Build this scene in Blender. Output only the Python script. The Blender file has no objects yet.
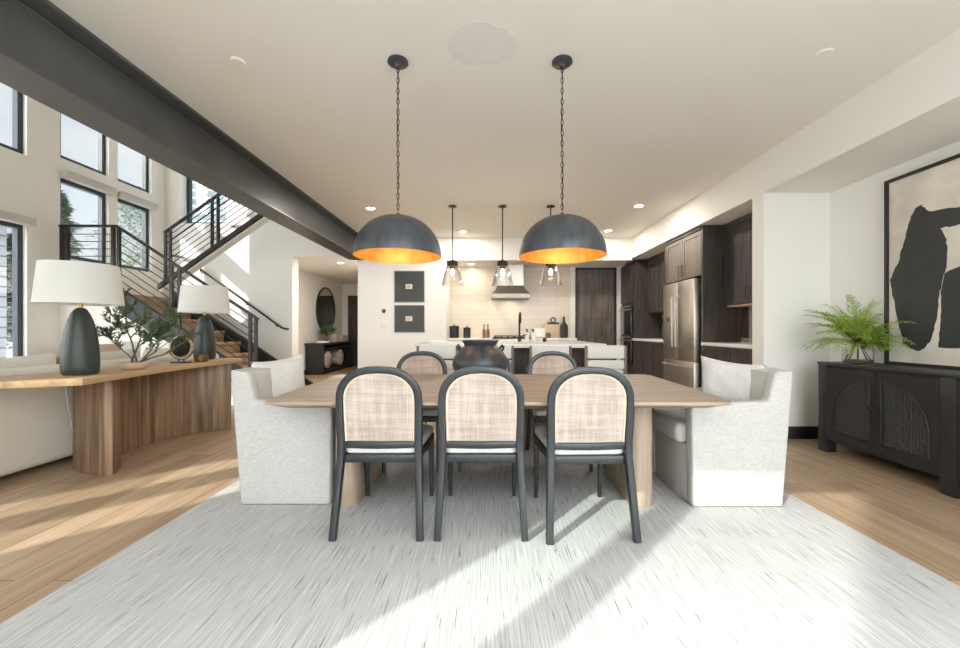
import bpy, bmesh, math, random
from mathutils import Vector, Matrix
random.seed(7)
S = bpy.context.scene
C = S.collection
PI = math.pi

# ------------------------------------------------------------------ materials
def nodes_of(name):
    m = bpy.data.materials.new(name); m.use_nodes = True
    nt = m.node_tree; b = nt.nodes['Principled BSDF']
    return m, nt, b

def mat(name, col, rough=.5, metal=0, var=0, scale=(6, 6, 6), bump=0, bscale=None, sheen=0, spec=None, coat=0, detail=4):
    m, nt, b = nodes_of(name)
    b.inputs['Base Color'].default_value = (*col, 1); b.inputs['Roughness'].default_value = rough
    b.inputs['Metallic'].default_value = metal
    if sheen: b.inputs['Sheen Weight'].default_value = sheen
    if coat: b.inputs['Coat Weight'].default_value = coat
    if spec is not None: b.inputs['Specular IOR Level'].default_value = spec
    tc = nt.nodes.new('ShaderNodeTexCoord')
    def noise(sc, det):
        mp = nt.nodes.new('ShaderNodeMapping'); mp.inputs['Scale'].default_value = sc
        nt.links.new(tc.outputs['Object'], mp.inputs['Vector'])
        n = nt.nodes.new('ShaderNodeTexNoise'); n.inputs['Scale'].default_value = 1; n.inputs['Detail'].default_value = det
        nt.links.new(mp.outputs[0], n.inputs['Vector']); return n
    if var:
        n = noise(scale, detail)
        r = nt.nodes.new('ShaderNodeValToRGB')
        r.color_ramp.elements[0].position = .3; r.color_ramp.elements[1].position = .7
        r.color_ramp.elements[0].color = (*[max(0, c*(1-var)) for c in col], 1)
        r.color_ramp.elements[1].color = (*[min(1, c*(1+var*.6)) for c in col], 1)
        nt.links.new(n.outputs['Fac'], r.inputs[0]); nt.links.new(r.outputs[0], b.inputs['Base Color'])
    if bump:
        n = noise(bscale or scale, 3)
        bp = nt.nodes.new('ShaderNodeBump'); bp.inputs['Strength'].default_value = bump; bp.inputs['Distance'].default_value = .01
        nt.links.new(n.outputs['Fac'], bp.inputs['Height']); nt.links.new(bp.outputs[0], b.inputs['Normal'])
    return m

def emis(name, col, s):
    m, nt, b = nodes_of(name)
    b.inputs['Base Color'].default_value = (*col, 1); b.inputs['Emission Color'].default_value = (*col, 1); b.inputs['Emission Strength'].default_value = s
    return m

def thin_glass(name, tint=(1, 1, 1), refl=.08, rough=0.0, edge=False):
    m = bpy.data.materials.new(name); m.use_nodes = True; nt = m.node_tree; nt.nodes.clear()
    o = nt.nodes.new('ShaderNodeOutputMaterial'); t = nt.nodes.new('ShaderNodeBsdfTransparent'); g = nt.nodes.new('ShaderNodeBsdfGlossy'); mx = nt.nodes.new('ShaderNodeMixShader')
    t.inputs[0].default_value = (*tint, 1); g.inputs['Roughness'].default_value = rough; mx.inputs[0].default_value = refl
    if edge:
        lw = nt.nodes.new('ShaderNodeLayerWeight'); lw.inputs[0].default_value = refl*2.5; nt.links.new(lw.outputs['Facing'], mx.inputs[0])
    nt.links.new(t.outputs[0], mx.inputs[1]); nt.links.new(g.outputs[0], mx.inputs[2]); nt.links.new(mx.outputs[0], o.inputs[0])
    return m

def wood_floor():
    m, nt, b = nodes_of('oak_floor')
    tc = nt.nodes.new('ShaderNodeTexCoord'); sp = nt.nodes.new('ShaderNodeSeparateXYZ'); cb = nt.nodes.new('ShaderNodeCombineXYZ')
    nt.links.new(tc.outputs['Object'], sp.inputs[0]); nt.links.new(sp.outputs['Y'], cb.inputs['X']); nt.links.new(sp.outputs['X'], cb.inputs['Y'])
    br = nt.nodes.new('ShaderNodeTexBrick'); br.offset = .37; br.offset_frequency = 2
    br.inputs['Scale'].default_value = 1; br.inputs['Brick Width'].default_value = 1.7; br.inputs['Row Height'].default_value = .17
    br.inputs['Mortar Size'].default_value = .0026; br.inputs['Mortar Smooth'].default_value = .3
    br.inputs['Color1'].default_value = (.52, .385, .265, 1); br.inputs['Color2'].default_value = (.36, .255, .165, 1); br.inputs['Mortar'].default_value = (.15, .09, .05, 1)
    nt.links.new(cb.outputs[0], br.inputs['Vector'])
    mp = nt.nodes.new('ShaderNodeMapping'); mp.inputs['Scale'].default_value = (26, 1.6, 1); nt.links.new(tc.outputs['Object'], mp.inputs[0])
    n = nt.nodes.new('ShaderNodeTexNoise'); n.inputs['Scale'].default_value = 1; n.inputs['Detail'].default_value = 6; n.inputs['Distortion'].default_value = .6; nt.links.new(mp.outputs[0], n.inputs[0])
    r = nt.nodes.new('ShaderNodeValToRGB'); r.color_ramp.elements[0].position = .3; r.color_ramp.elements[0].color = (.72, .68, .64, 1); r.color_ramp.elements[1].position = .65; r.color_ramp.elements[1].color = (1.0, 1.0, 1.0, 1)
    nt.links.new(n.outputs['Fac'], r.inputs[0])
    mx = nt.nodes.new('ShaderNodeMix'); mx.data_type = 'RGBA'; mx.blend_type = 'MULTIPLY'; mx.inputs[0].default_value = 1
    nt.links.new(br.outputs['Color'], mx.inputs[6]); nt.links.new(r.outputs[0], mx.inputs[7]); nt.links.new(mx.outputs[2], b.inputs['Base Color'])
    b.inputs['Roughness'].default_value = .38
    return m

def rug_mat():
    m, nt, b = nodes_of('streaked_rug')
    tc = nt.nodes.new('ShaderNodeTexCoord')
    def streak(sx, sy, lo, hi, c0, c1, det=2):
        mp = nt.nodes.new('ShaderNodeMapping'); mp.inputs['Scale'].default_value = (sx, sy, 1); nt.links.new(tc.outputs['Object'], mp.inputs[0])
        n = nt.nodes.new('ShaderNodeTexNoise'); n.inputs['Scale'].default_value = 1; n.inputs['Detail'].default_value = det; nt.links.new(mp.outputs[0], n.inputs[0])
        r = nt.nodes.new('ShaderNodeValToRGB'); r.color_ramp.elements[0].position = lo; r.color_ramp.elements[1].position = hi
        r.color_ramp.elements[0].color = (*c0, 1); r.color_ramp.elements[1].color = (*c1, 1); nt.links.new(n.outputs['Fac'], r.inputs[0]); return r, n
    base, n0 = streak(260, 4, .34, .64, (.38, .375, .37), (.61, .605, .595), 4)
    dark, n1 = streak(150, 5, .645, .69, (1, 1, 1), (.40, .39, .38))
    tan, n2 = streak(70, 4, .70, .78, (1, 1, 1), (.90, .80, .58))
    mx = nt.nodes.new('ShaderNodeMix'); mx.data_type = 'RGBA'; mx.blend_type = 'MULTIPLY'; mx.inputs[0].default_value = 1
    nt.links.new(base.outputs[0], mx.inputs[6]); nt.links.new(dark.outputs[0], mx.inputs[7])
    mx2 = nt.nodes.new('ShaderNodeMix'); mx2.data_type = 'RGBA'; mx2.blend_type = 'MULTIPLY'; mx2.inputs[0].default_value = 1
    nt.links.new(mx.outputs[2], mx2.inputs[6]); nt.links.new(tan.outputs[0], mx2.inputs[7]); nt.links.new(mx2.outputs[2], b.inputs['Base Color'])
    bp = nt.nodes.new('ShaderNodeBump'); bp.inputs['Strength'].default_value = .35; bp.inputs['Distance'].default_value = .01
    nt.links.new(n0.outputs['Fac'], bp.inputs['Height']); nt.links.new(bp.outputs[0], b.inputs['Normal'])
    b.inputs['Roughness'].default_value = .95; b.inputs['Specular IOR Level'].default_value = .1
    return m

def tile_mat(name, c1, c2, mort, bw, rh, axes='XZ', off=0.0, ms=.004, rough=.25):
    m, nt, b = nodes_of(name)
    tc = nt.nodes.new('ShaderNodeTexCoord'); sp = nt.nodes.new('ShaderNodeSeparateXYZ'); cb = nt.nodes.new('ShaderNodeCombineXYZ')
    nt.links.new(tc.outputs['Object'], sp.inputs[0]); nt.links.new(sp.outputs[axes[0]], cb.inputs['X']); nt.links.new(sp.outputs[axes[1]], cb.inputs['Y'])
    br = nt.nodes.new('ShaderNodeTexBrick'); br.offset = off
    br.inputs['Scale'].default_value = 1; br.inputs['Brick Width'].default_value = bw; br.inputs['Row Height'].default_value = rh; br.inputs['Mortar Size'].default_value = ms
    br.inputs['Color1'].default_value = (*c1, 1); br.inputs['Color2'].default_value = (*c2, 1); br.inputs['Mortar'].default_value = (*mort, 1)
    nt.links.new(cb.outputs[0], br.inputs['Vector']); nt.links.new(br.outputs['Color'], b.inputs['Base Color'])
    b.inputs['Roughness'].default_value = rough
    return m

def cane_mat():
    m, nt, b = nodes_of('woven_cane')
    tc = nt.nodes.new('ShaderNodeTexCoord')
    outs = []
    for sc in ((150, 8, 8), (8, 8, 150), (22, 2, 2), (2, 2, 22)):
        mp = nt.nodes.new('ShaderNodeMapping'); mp.inputs['Scale'].default_value = sc; nt.links.new(tc.outputs['Object'], mp.inputs[0])
        n = nt.nodes.new('ShaderNodeTexNoise'); n.inputs['Scale'].default_value = 1; n.inputs['Detail'].default_value = 1; nt.links.new(mp.outputs[0], n.inputs[0]); outs.append(n.outputs['Fac'])
    acc = outs[0]
    for o in outs[1:]:
        a = nt.nodes.new('ShaderNodeMath'); a.operation = 'ADD'; nt.links.new(acc, a.inputs[0]); nt.links.new(o, a.inputs[1]); acc = a.outputs[0]
    mul = nt.nodes.new('ShaderNodeMath'); mul.operation = 'MULTIPLY'; mul.inputs[1].default_value = .25; nt.links.new(acc, mul.inputs[0])
    r = nt.nodes.new('ShaderNodeValToRGB'); r.color_ramp.elements[0].position = .40; r.color_ramp.elements[0].color = (.53, .435, .37, 1); r.color_ramp.elements[1].position = .58; r.color_ramp.elements[1].color = (.76, .66, .57, 1)
    nt.links.new(mul.outputs[0], r.inputs[0]); nt.links.new(r.outputs[0], b.inputs['Base Color']); b.inputs['Roughness'].default_value = .6
    tr = nt.nodes.new('ShaderNodeBsdfTranslucent'); nt.links.new(r.outputs[0], tr.inputs[0])
    mx = nt.nodes.new('ShaderNodeMixShader'); mx.inputs[0].default_value = .4
    nt.links.new(b.outputs[0], mx.inputs[1]); nt.links.new(tr.outputs[0], mx.inputs[2]); nt.links.new(mx.outputs[0], nt.nodes['Material Output'].inputs[0])
    return m

def leaf_mat(name, c, c2=None, tr=.3):
    m, nt, b = nodes_of(name)
    tc = nt.nodes.new('ShaderNodeTexCoord'); n = nt.nodes.new('ShaderNodeTexNoise'); n.inputs['Scale'].default_value = 9; nt.links.new(tc.outputs['Object'], n.inputs[0])
    r = nt.nodes.new('ShaderNodeValToRGB'); r.color_ramp.elements[0].position = .35; r.color_ramp.elements[1].position = .65
    r.color_ramp.elements[0].color = (*c, 1); r.color_ramp.elements[1].color = (*(c2 or c), 1); nt.links.new(n.outputs['Fac'], r.inputs[0]); nt.links.new(r.outputs[0], b.inputs['Base Color'])
    b.inputs['Roughness'].default_value = .5
    t = nt.nodes.new('ShaderNodeBsdfTranslucent'); nt.links.new(r.outputs[0], t.inputs[0]); mx = nt.nodes.new('ShaderNodeMixShader'); mx.inputs[0].default_value = tr
    nt.links.new(b.outputs[0], mx.inputs[1]); nt.links.new(t.outputs[0], mx.inputs[2]); nt.links.new(mx.outputs[0], nt.nodes['Material Output'].inputs[0])
    return m

def shade_mat():
    m, nt, b = nodes_of('linen_lampshade'); b.inputs['Base Color'].default_value = (.86, .85, .82, 1); b.inputs['Roughness'].default_value = .9
    t = nt.nodes.new('ShaderNodeBsdfTranslucent'); t.inputs[0].default_value = (.86, .85, .82, 1); mx = nt.nodes.new('ShaderNodeMixShader'); mx.inputs[0].default_value = .35
    nt.links.new(b.outputs[0], mx.inputs[1]); nt.links.new(t.outputs[0], mx.inputs[2]); nt.links.new(mx.outputs[0], nt.nodes['Material Output'].inputs[0])
    return m

WALL = mat('painted_wall', (.85, .83, .785), .85, spec=.2)
CEIL = mat('painted_ceiling', (.85, .82, .755), .9, spec=.2)
PATCH = mat('unpainted_plaster', (.80, .775, .73), .95, var=.03, scale=(9, 9, 9))
FLOOR = wood_floor(); RUG = rug_mat()
STEEL = mat('grey_painted_steel', (.105, .108, .105), .40, .2, var=.2, scale=(2, 2, 2), bump=.05, bscale=(30, 30, 30))
RAIL = mat('dark_steel_rail', (.028, .027, .026), .45, .4)
FRAME = mat('dark_window_frame', (.035, .045, .055), .4)
TREAD = mat('oak_stair_tread', (.36, .24, .14), .5, var=.25, scale=(3, 3, 30))
TABLE = mat('table_oak', (.35, .27, .20), .5, var=.28, scale=(2.2, 34, 34), bump=.08)
TLEG = mat('table_leg_oak', (.35, .265, .195), .55, var=.28, scale=(34, 34, 2.2), bump=.08)
CONS = mat('console_oak', (.47, .31, .17), .5, var=.22, scale=(24, 2.5, 24))
CONSB = mat('console_base_walnut', (.27, .17, .10), .5, var=.62, scale=(22, 22, 1.2), bump=.08, detail=6)
BLACKW = mat('black_stained_ash', (.021, .021, .022), .42, var=.3, scale=(40, 40, 4), bump=.12)
CHAIRF = mat('charcoal_chair_frame', (.022, .024, .026), .38, var=.25, scale=(30, 30, 5))
CANE = cane_mat(); CANEB = mat('cane_edging', (.76, .62, .46), .6, bump=.3, bscale=(200, 200, 200))
SEAT = mat('pale_seat_fabric', (.68, .66, .62), .9, var=.06, scale=(90, 90, 90), bump=.1)
LINEN = mat('oat_linen', (.475, .46, .435), .95, var=.14, scale=(60, 60, 150), bump=.25, bscale=(320, 320, 320))
PILLOW = mat('pillow_linen', (.56, .545, .52), .95, var=.08, scale=(60, 60, 60), bump=.3, bscale=(9, 9, 9), sheen=.2)
SOFA = mat('cream_boucle', (.67, .63, .55), .95, var=.08, scale=(120, 120, 120), bump=.4, bscale=(200, 200, 200), sheen=.3)
DOME = mat('hammered_dark_metal', (.075, .080, .090), .40, .35, var=.3, scale=(25, 25, 3), bump=.25, bscale=(60, 60, 18))
GOLD = mat('gold_leaf', (.80, .40, .09), .45, .5, var=.25, scale=(20, 20, 20), bump=.2, bscale=(50, 50, 50))
CHAIN = mat('bronze_chain', (.045, .038, .032), .4, .7)
GLASS = thin_glass('window_glass', (.97, .99, .985), .06)
GLASSG = thin_glass('tinted_window_glass', (.90, .975, .93), .06)
CLEAR = thin_glass('clear_shade_glass', (.97, .97, .97), .1, 0, True)
CAB = mat('stained_knotty_alder', (.070, .060, .052), .42, var=.5, scale=(22, 22, 2.2), detail=6)
CABF = mat('weathered_grey_alder', (.17, .138, .115), .45, var=.32, scale=(22, 22, 2.2), detail=6)
COUNTER = mat('white_quartz', (.80, .79, .77), .2, var=.03)
SS = mat('brushed_stainless', (.66, .62, .56), .36, 1, var=.1, scale=(2, 40, 2))
SSD = mat('dark_stainless_side', (.20, .205, .215), .4, .8)
TILE = tile_mat('cream_backsplash_tile', (.70, .60, .48), (.66, .565, .45), (.52, .45, .37), .36, .10, 'XZ', .0, .003, .22)
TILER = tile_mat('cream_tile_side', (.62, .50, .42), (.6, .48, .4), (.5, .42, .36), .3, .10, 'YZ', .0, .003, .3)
BLK = mat('matte_black', (.018, .018, .018), .5)
BLKG = mat('black_oven_glass', (.012, .012, .014), .08, coat=.5)
CERAM = mat('charcoal_ceramic', (.030, .033, .038), .42, var=.3, scale=(18, 18, 18), bump=.12)
LBASE = mat('green_black_lamp_glaze', (.026, .034, .029), .42, var=.35, scale=(30, 30, 2), bump=.2, bscale=(60, 60, 3))
SHADE = shade_mat(); BRASS = mat('brass', (.55, .38, .16), .3, 1)
WHITE = mat('white_plastic', (.82, .81, .78), .5); CREAM = mat('cream_card', (.80, .74, .58), .7)
PINKW = mat('pale_maple', (.58, .42, .30), .55, var=.15, scale=(20, 4, 20))
LIGHTW = mat('pale_wood_board', (.62, .47, .33), .55, var=.15, scale=(20, 20, 3))
FERN = leaf_mat('fern_green', (.30, .47, .06), (.56, .70, .16)); OLIVE = leaf_mat('olive_leaf', (.045, .085, .035), (.12, .17, .09), .15)
DKLEAF = leaf_mat('rubber_leaf', (.03, .075, .035), (.07, .14, .07), .15)
BARK = mat('brown_bark', (.13, .09, .06), .9, var=.4, scale=(30, 30, 30), bump=.4)
BARK2 = mat('tree_bark', (.20, .16, .12), .9, var=.4, scale=(8, 8, 3), bump=.5)
PINE = leaf_mat('pine_green', (.018, .045, .015), (.055, .10, .035), .15)
SPRING = leaf_mat('pale_green_leaf', (.06, .10, .03), (.16, .21, .08), .2)
SIDING = tile_mat('grey_lap_siding', (.42, .44, .46), (.36, .38, .40), (.15, .16, .17), 3.0, .24, 'YZ', .4, .02, .8)
STONE = tile_mat('grey_ledge_stone', (.15, .17, .18), (.05, .065, .075), (.28, .33, .36), .55, .20, 'XZ', .4, .02, .8)
ROOFM = mat('grey_shingle', (.16, .165, .17), .9, var=.3, scale=(6, 6, 6))
GROUND = mat('pale_bounce_ground', (.78, .775, .77), .95, var=.25, scale=(.6, .6, .6))  # ground made very pale to bounce daylight up to the ceiling
AGATE = mat('agate_slice', (.022, .017, .014), .45, var=.8, scale=(14, 14, 14), spec=.08)
AGRIM = mat('agate_rim', (.45, .30, .20), .45, var=.3, scale=(30, 30, 30))
MIRROR = mat('mirror_glass', (.55, .52, .48), .03, 1)
PANELG = mat('dark_reflective_panel', (.07, .078, .08), .08, .0, spec=.9)
SAGE = mat('pale_valance', (.58, .565, .53), .8)
RED = mat('red_bottle', (.65, .02, .03), .3); GREEN = mat('green_cap', (.05, .45, .06), .4)
BLANK = mat('knit_blanket', (.50, .42, .35), .95, var=.45, scale=(22, 22, 22), bump=.6, bscale=(50, 50, 50))
TAN = mat('tan_leather', (.25, .15, .09), .6)
CANVAS = mat('raw_canvas', (.74, .67, .585), .9, var=.22, scale=(3.5, 3.5, 3.5), bump=.3, bscale=(150, 150, 150), detail=8)
LATT = mat('lattice_cane', (.055, .055, .052), .35)
INK = mat('black_paint', (.040, .041, .039), .7, var=.15, scale=(8, 8, 8))
BULB = emis('lit_filament_bulb', (1, .78, .5), 9); DOWN = emis('downlight_lens', (1, .95, .88), 14); FLAME = emis('lit_amber_glass', (1, .6, .2), 2.5)
SMALLT = mat('printed_ink', (.08, .07, .06), .8)

# ------------------------------------------------------------------ mesh builder
class MB:
    def __init__(s): s.bm = bmesh.new()
    def _merge(s, t):
        me = bpy.data.meshes.new('tmp'); t.to_mesh(me); t.free(); s.bm.from_mesh(me); bpy.data.meshes.remove(me)
    def box(s, x0, y0, z0, x1, y1, z1, bev=0, seg=2):
        t = bmesh.new(); bmesh.ops.create_cube(t, size=1)
        for v in t.verts: v.co = Vector(((x0+x1)/2+v.co.x*(x1-x0), (y0+y1)/2+v.co.y*(y1-y0), (z0+z1)/2+v.co.z*(z1-z0)))
        if bev: bmesh.ops.bevel(t, geom=t.edges[:], offset=bev, segments=seg, affect='EDGES', profile=.5)
        s._merge(t); return s
    def prism(s, pts, a, b, axis='Z', bev=0, seg=2):
        t = bmesh.new()
        def P(p, q):
            return Vector((p[0], p[1], q)) if axis == 'Z' else (Vector((p[0], q, p[1])) if axis == 'Y' else Vector((q, p[0], p[1])))
        lo = [t.verts.new(P(p, a)) for p in pts]; hi = [t.verts.new(P(p, b)) for p in pts]
        t.faces.new(lo); t.faces.new(hi)
        n = len(pts)
        for i in range(n): t.faces.new((lo[i], lo[(i+1) % n], hi[(i+1) % n], hi[i]))
        bmesh.ops.recalc_face_normals(t, faces=t.faces[:])
        if bev:
            es = [e for e in t.edges if (e.verts[0] in lo) == (e.verts[1] in lo)] if n > 10 else t.edges[:]
            bmesh.ops.bevel(t, geom=es, offset=bev, segments=seg, affect='EDGES', profile=.5)
        s._merge(t); return s
    def lathe(s, prof, c=(0, 0, 0), n=32, sq=(1, 1)):
        t = bmesh.new(); rings = []
        for r, z in prof:
            rings.append([t.verts.new((c[0]+sq[0]*r*math.cos(2*PI*k/n), c[1]+sq[1]*r*math.sin(2*PI*k/n), c[2]+z)) for k in range(n)] if r > 1e-5 else [t.verts.new((c[0], c[1], c[2]+z))])
        for A, B in zip(rings, rings[1:]):
            for k in range(n):
                k2 = (k+1) % n
                if len(A) == 1 and len(B) == 1: continue
                if len(A) == 1: t.faces.new((A[0], B[k2], B[k]))
                elif len(B) == 1: t.faces.new((A[k], A[k2], B[0]))
                else: t.faces.new((A[k], A[k2], B[k2], B[k]))
        bmesh.ops.recalc_face_normals(t, faces=t.faces[:]); s._merge(t); return s
    def tube(s, pts, r, n=8, closed=False, caps=True):
        t = bmesh.new(); pts = [Vector(p) for p in pts]; N = len(pts); rings = []
        rr = r if isinstance(r, (list, tuple)) else [r]*N
        up = None
        for i, p in enumerate(pts):
            if closed: d = pts[(i+1) % N]-pts[i-1]
            else: d = pts[min(i+1, N-1)]-pts[max(i-1, 0)]
            d.normalize()
            if up is None: up = Vector((0, 0, 1)) if abs(d.z) < .9 else Vector((1, 0, 0))
            a = d.cross(up); 
            if a.length < 1e-4: up = Vector((0, 1, 0)); a = d.cross(up)
            a.normalize(); b = a.cross(d); up = b
            rings.append([t.verts.new(p+rr[i]*(a*math.cos(2*PI*k/n)+b*math.sin(2*PI*k/n))) for k in range(n)])
        R = list(zip(rings, rings[1:]+([rings[0]] if closed else [])))
        for A, B in R:
            if A is B: continue
            for k in range(n): t.faces.new((A[k], A[(k+1) % n], B[(k+1) % n], B[k]))
        if caps and not closed: t.faces.new(rings[0]); t.faces.new(rings[-1])
        bmesh.ops.recalc_face_normals(t, faces=t.faces[:]); s._merge(t); return s
    def sweep(s, pts, w, d, side=Vector((0, 1, 0)), bev=.006):
        """rounded rectangular bar; w = width in the plane of the path, d = depth along `side`"""
        t = bmesh.new(); pts = [Vector(p) for p in pts]; N = len(pts); rings = []
        ww = w if isinstance(w, (list, tuple)) else [w]*N
        dd = d if isinstance(d, (list, tuple)) else [d]*N
        for i, p in enumerate(pts):
            tg = (pts[min(i+1, N-1)]-pts[max(i-1, 0)]).normalized()
            a = tg.cross(side).normalized(); b = a.cross(tg).normalized()
            hw, hd = ww[i]/2, dd[i]/2; sec = []
            for (sx, sy) in ((1, 1), (-1, 1), (-1, -1), (1, -1)):
                for q in range(3):
                    an = {(1, 1): 0, (-1, 1): 90, (-1, -1): 180, (1, -1): 270}[(sx, sy)]+q*45
                    an = math.radians(an)
                    sec.append((sx*(hw-bev)+bev*math.cos(an), sy*(hd-bev)+bev*math.sin(an)))
            rings.append([t.verts.new(p+a*u+b*v) for u, v in sec])
        n = len(rings[0])
        for A, B in zip(rings, rings[1:]):
            for k in range(n): t.faces.new((A[k], A[(k+1) % n], B[(k+1) % n], B[k]))
        t.faces.new(rings[0]); t.faces.new(rings[-1])
        bmesh.ops.recalc_face_normals(t, faces=t.faces[:]); s._merge(t); return s
    def pillow(s, c, w, h, th, ax=(1, 0, 0), up=(0, 0, 1), n=16):
        """cushion centred at c; width along ax, height along up"""
        ax = Vector(ax).normalized(); up = Vector(up).normalized(); nr = ax.cross(up).normalized(); t = bmesh.new(); c = Vector(c)
        g = {}
        for sd in (1, -1):
            for i in range(n+1):
                for j in range(n+1):
                    u = -1+2*i/n; v = -1+2*j/n
                    e = (1-u**4)*(1-v**4)
                    k = 1-.10*(1-abs(v)**2)*abs(u)**3 if True else 1
                    k2 = 1-.10*(1-abs(u)**2)*abs(v)**3
                    z = sd*th/2*max(e, 0)**.5
                    wr = .006*math.sin(7*u+3*v*sd)*math.cos(5*v)*e
                    if sd == -1 and (i in (0, n) or j in (0, n)): g[(sd, i, j)] = g[(1, i, j)]; continue
                    g[(sd, i, j)] = t.verts.new(c+ax*(u*w/2*k)+up*(v*h/2*k2)+nr*(z+wr))
            for i in range(n):
                for j in range(n):
                    t.faces.new((g[(sd, i, j)], g[(sd, i+1, j)], g[(sd, i+1, j+1)], g[(sd, i, j+1)]))
        bmesh.ops.recalc_face_normals(t, faces=t.faces[:]); s._merge(t); return s
    def leaf(s, p, d, nrm, L, W, fold=.15):
        p = Vector(p); d = Vector(d).normalized(); nrm = Vector(nrm); sd = d.cross(nrm)
        if sd.length < 1e-3: sd = d.cross(Vector((.3, .8, .5)))
        sd.normalize(); nn = sd.cross(d)
        v = [s.bm.verts.new(q) for q in (p, p+d*L*.4+sd*W/2+nn*fold*W, p+d*L*.4, p+d*L*.4-sd*W/2+nn*fold*W, p+d*L)]
        s.bm.faces.new((v[0], v[1], v[2])); s.bm.faces.new((v[0], v[2], v[3])); s.bm.faces.new((v[2], v[1], v[4])); s.bm.faces.new((v[3], v[2], v[4])); return s
    def quad(s, a, b, c, d):
        s.bm.faces.new([s.bm.verts.new(Vector(q)) for q in (a, b, c, d)]); return s
    def build(s, name, m, parent=None, smooth=True, ang=35):
        off = Vector((0, 0, 0)); q = parent
        while q is not None: off += q.location; q = q.parent
        me = bpy.data.meshes.new(name)
        if off.length: bmesh.ops.translate(s.bm, verts=s.bm.verts, vec=-off)
        s.bm.to_mesh(me); s.bm.free()
        if smooth:
            me.shade_smooth()
            try: me.set_sharp_from_angle(angle=math.radians(ang))
            except Exception: pass
        me.materials.append(m)
        o = bpy.data.objects.new(name, me); C.objects.link(o)
        if parent: o.parent = parent
        return o

def tag(o, label=None, cat=None, group=None, kind=None):
    if label: o['label'] = label
    if cat: o['category'] = cat
    if group: o['group'] = group
    if kind: o['kind'] = kind
    return o
def root(name, loc, label, cat, group=None, kind=None):
    o = bpy.data.objects.new(name, None); C.objects.link(o); o.location = loc; o.empty_display_size = .1
    return tag(o, label, cat, group, kind)
def struct(o, label, cat): return tag(o, label, cat, None, 'structure')
def kids(o): return [c for c in bpy.data.objects if c.parent == o]
def copy_tree(o, parent=None):
    c = o.copy(); C.objects.link(c)
    if parent: c.parent = parent
    for ch in kids(o): copy_tree(ch, c)
    return c

def wall_holes(axis, a, b, u0, u1, z0, z1, holes):
    """solid wall between a..b on `axis`, spanning u0..u1 and z0..z1 with rectangular openings"""
    us = sorted({u0, u1, *[h[0] for h in holes], *[h[1] for h in holes]}); zs = sorted({z0, z1, *[h[2] for h in holes], *[h[3] for h in holes]})
    mb = MB()
    for i in range(len(us)-1):
        run = None
        for j in range(len(zs)-1):
            cu, cz = (us[i]+us[i+1])/2, (zs[j]+zs[j+1])/2
            inside = any(h[0] < cu < h[1] and h[2] < cz < h[3] for h in holes)
            if not inside: run = (zs[j] if run is None else run[0], zs[j+1])
            if run and (inside or j == len(zs)-2):
                if axis == 'X': mb.box(a, us[i], run[0], b, us[i+1], run[1])
                else: mb.box(us[i], a, run[0], us[i+1], b, run[1])
                run = None
    return mb

# ------------------------------------------------------------------ camera
CAMZ = 1.08
cam = bpy.data.cameras.new('camera'); co = bpy.data.objects.new('camera', cam); C.objects.link(co)
co.location = (0, 0, CAMZ); co.rotation_euler = (PI/2, 0, 0); cam.sensor_fit = 'HORIZONTAL'; cam.sensor_width = 36; cam.lens = 394/960*36
cam.shift_x = -7/960; cam.shift_y = 6/960; cam.clip_start = .02; cam.clip_end = 300
S.camera = co

# ------------------------------------------------------------------ room shell
CZ = 2.84; XL = -6.13; DW = 7.5; XR = 3.42; XH = 2.76; HB = 2.45; YB = -.45; GT = 5.8
struct(MB().box(-6.28, -.55, -.12, 3.6, 12.15, 0).build('floor', FLOOR, smooth=False), 'wide plank light oak floor running through the whole room', 'floor')
struct(MB().box(-2.62, -.55, CZ, 3.6, 8.45, CZ+.14).build('ceiling', CEIL, smooth=False), 'flat warm white ceiling over the dining area and kitchen', 'ceiling')
struct(MB().box(-6.28, -.55, GT, -2.48, 7.75, GT+.14).build('ceiling_high', CEIL, smooth=False), 'high ceiling of the tall living room beyond the steel beam', 'ceiling')
struct(MB().box(-2.62, YB, CZ+.14, -2.5, DW, GT).build('wall_upper', WALL, smooth=False), 'upper storey wall standing above the steel beam', 'wall')
struct(MB().box(XR, -.55, 0, 3.6, 8.45, CZ).build('wall_right', WALL, smooth=False), 'warm white right wall behind the black sideboard', 'wall')
struct(MB().box(XH, YB, HB, XR, 8.3, CZ).build('wall_header', WALL, smooth=False), 'dropped white header running above the sideboard recess and the kitchen cabinets', 'wall')
struct(MB().box(XH, 3.93, 0, XR, 4.1, HB).build('wall_column', WALL, smooth=False), 'white stub wall between the sideboard recess and the kitchen', 'wall')
struct(MB().box(-.95, 8.3, 0, 3.42, 8.45, CZ).build('wall_back', WALL, smooth=False), 'white kitchen back wall around the pantry door', 'wall')
struct(MB().box(-.95, DW, 2.41, XH, 8.3, CZ).build('wall_soffit', WALL, smooth=False), 'white soffit above the range hood alcove', 'wall')
stair_holes = [(-3.71, -2.46, 0, 2.48), (-5.85, -4.97, 3.11, 5.3)]
struct(wall_holes('Y', DW, DW+.25, -6.28, -.95, 0, GT, stair_holes).box(-.95, DW, 0, -.78, 8.3, 2.41).build('wall_stair', WALL, smooth=False), 'tall white wall behind the staircase with the hallway opening', 'wall')
struct(MB().box(-4.55, 7.75, 0, -4.4, 12, 2.48).build('wall_hall_left', WALL, smooth=False), 'cream hallway wall that carries the round mirror', 'wall')
struct(MB().box(-4.55, 12, 0, -2.3, 12.15, 2.48).build('wall_hall_end', WALL, smooth=False), 'cream wall at the end of the hallway', 'wall')
struct(MB().box(-2.46, 7.75, 0, -2.3, 12, 2.48).build('wall_hall_right', WALL, smooth=False), 'right hand wall of the hallway', 'wall')
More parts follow.
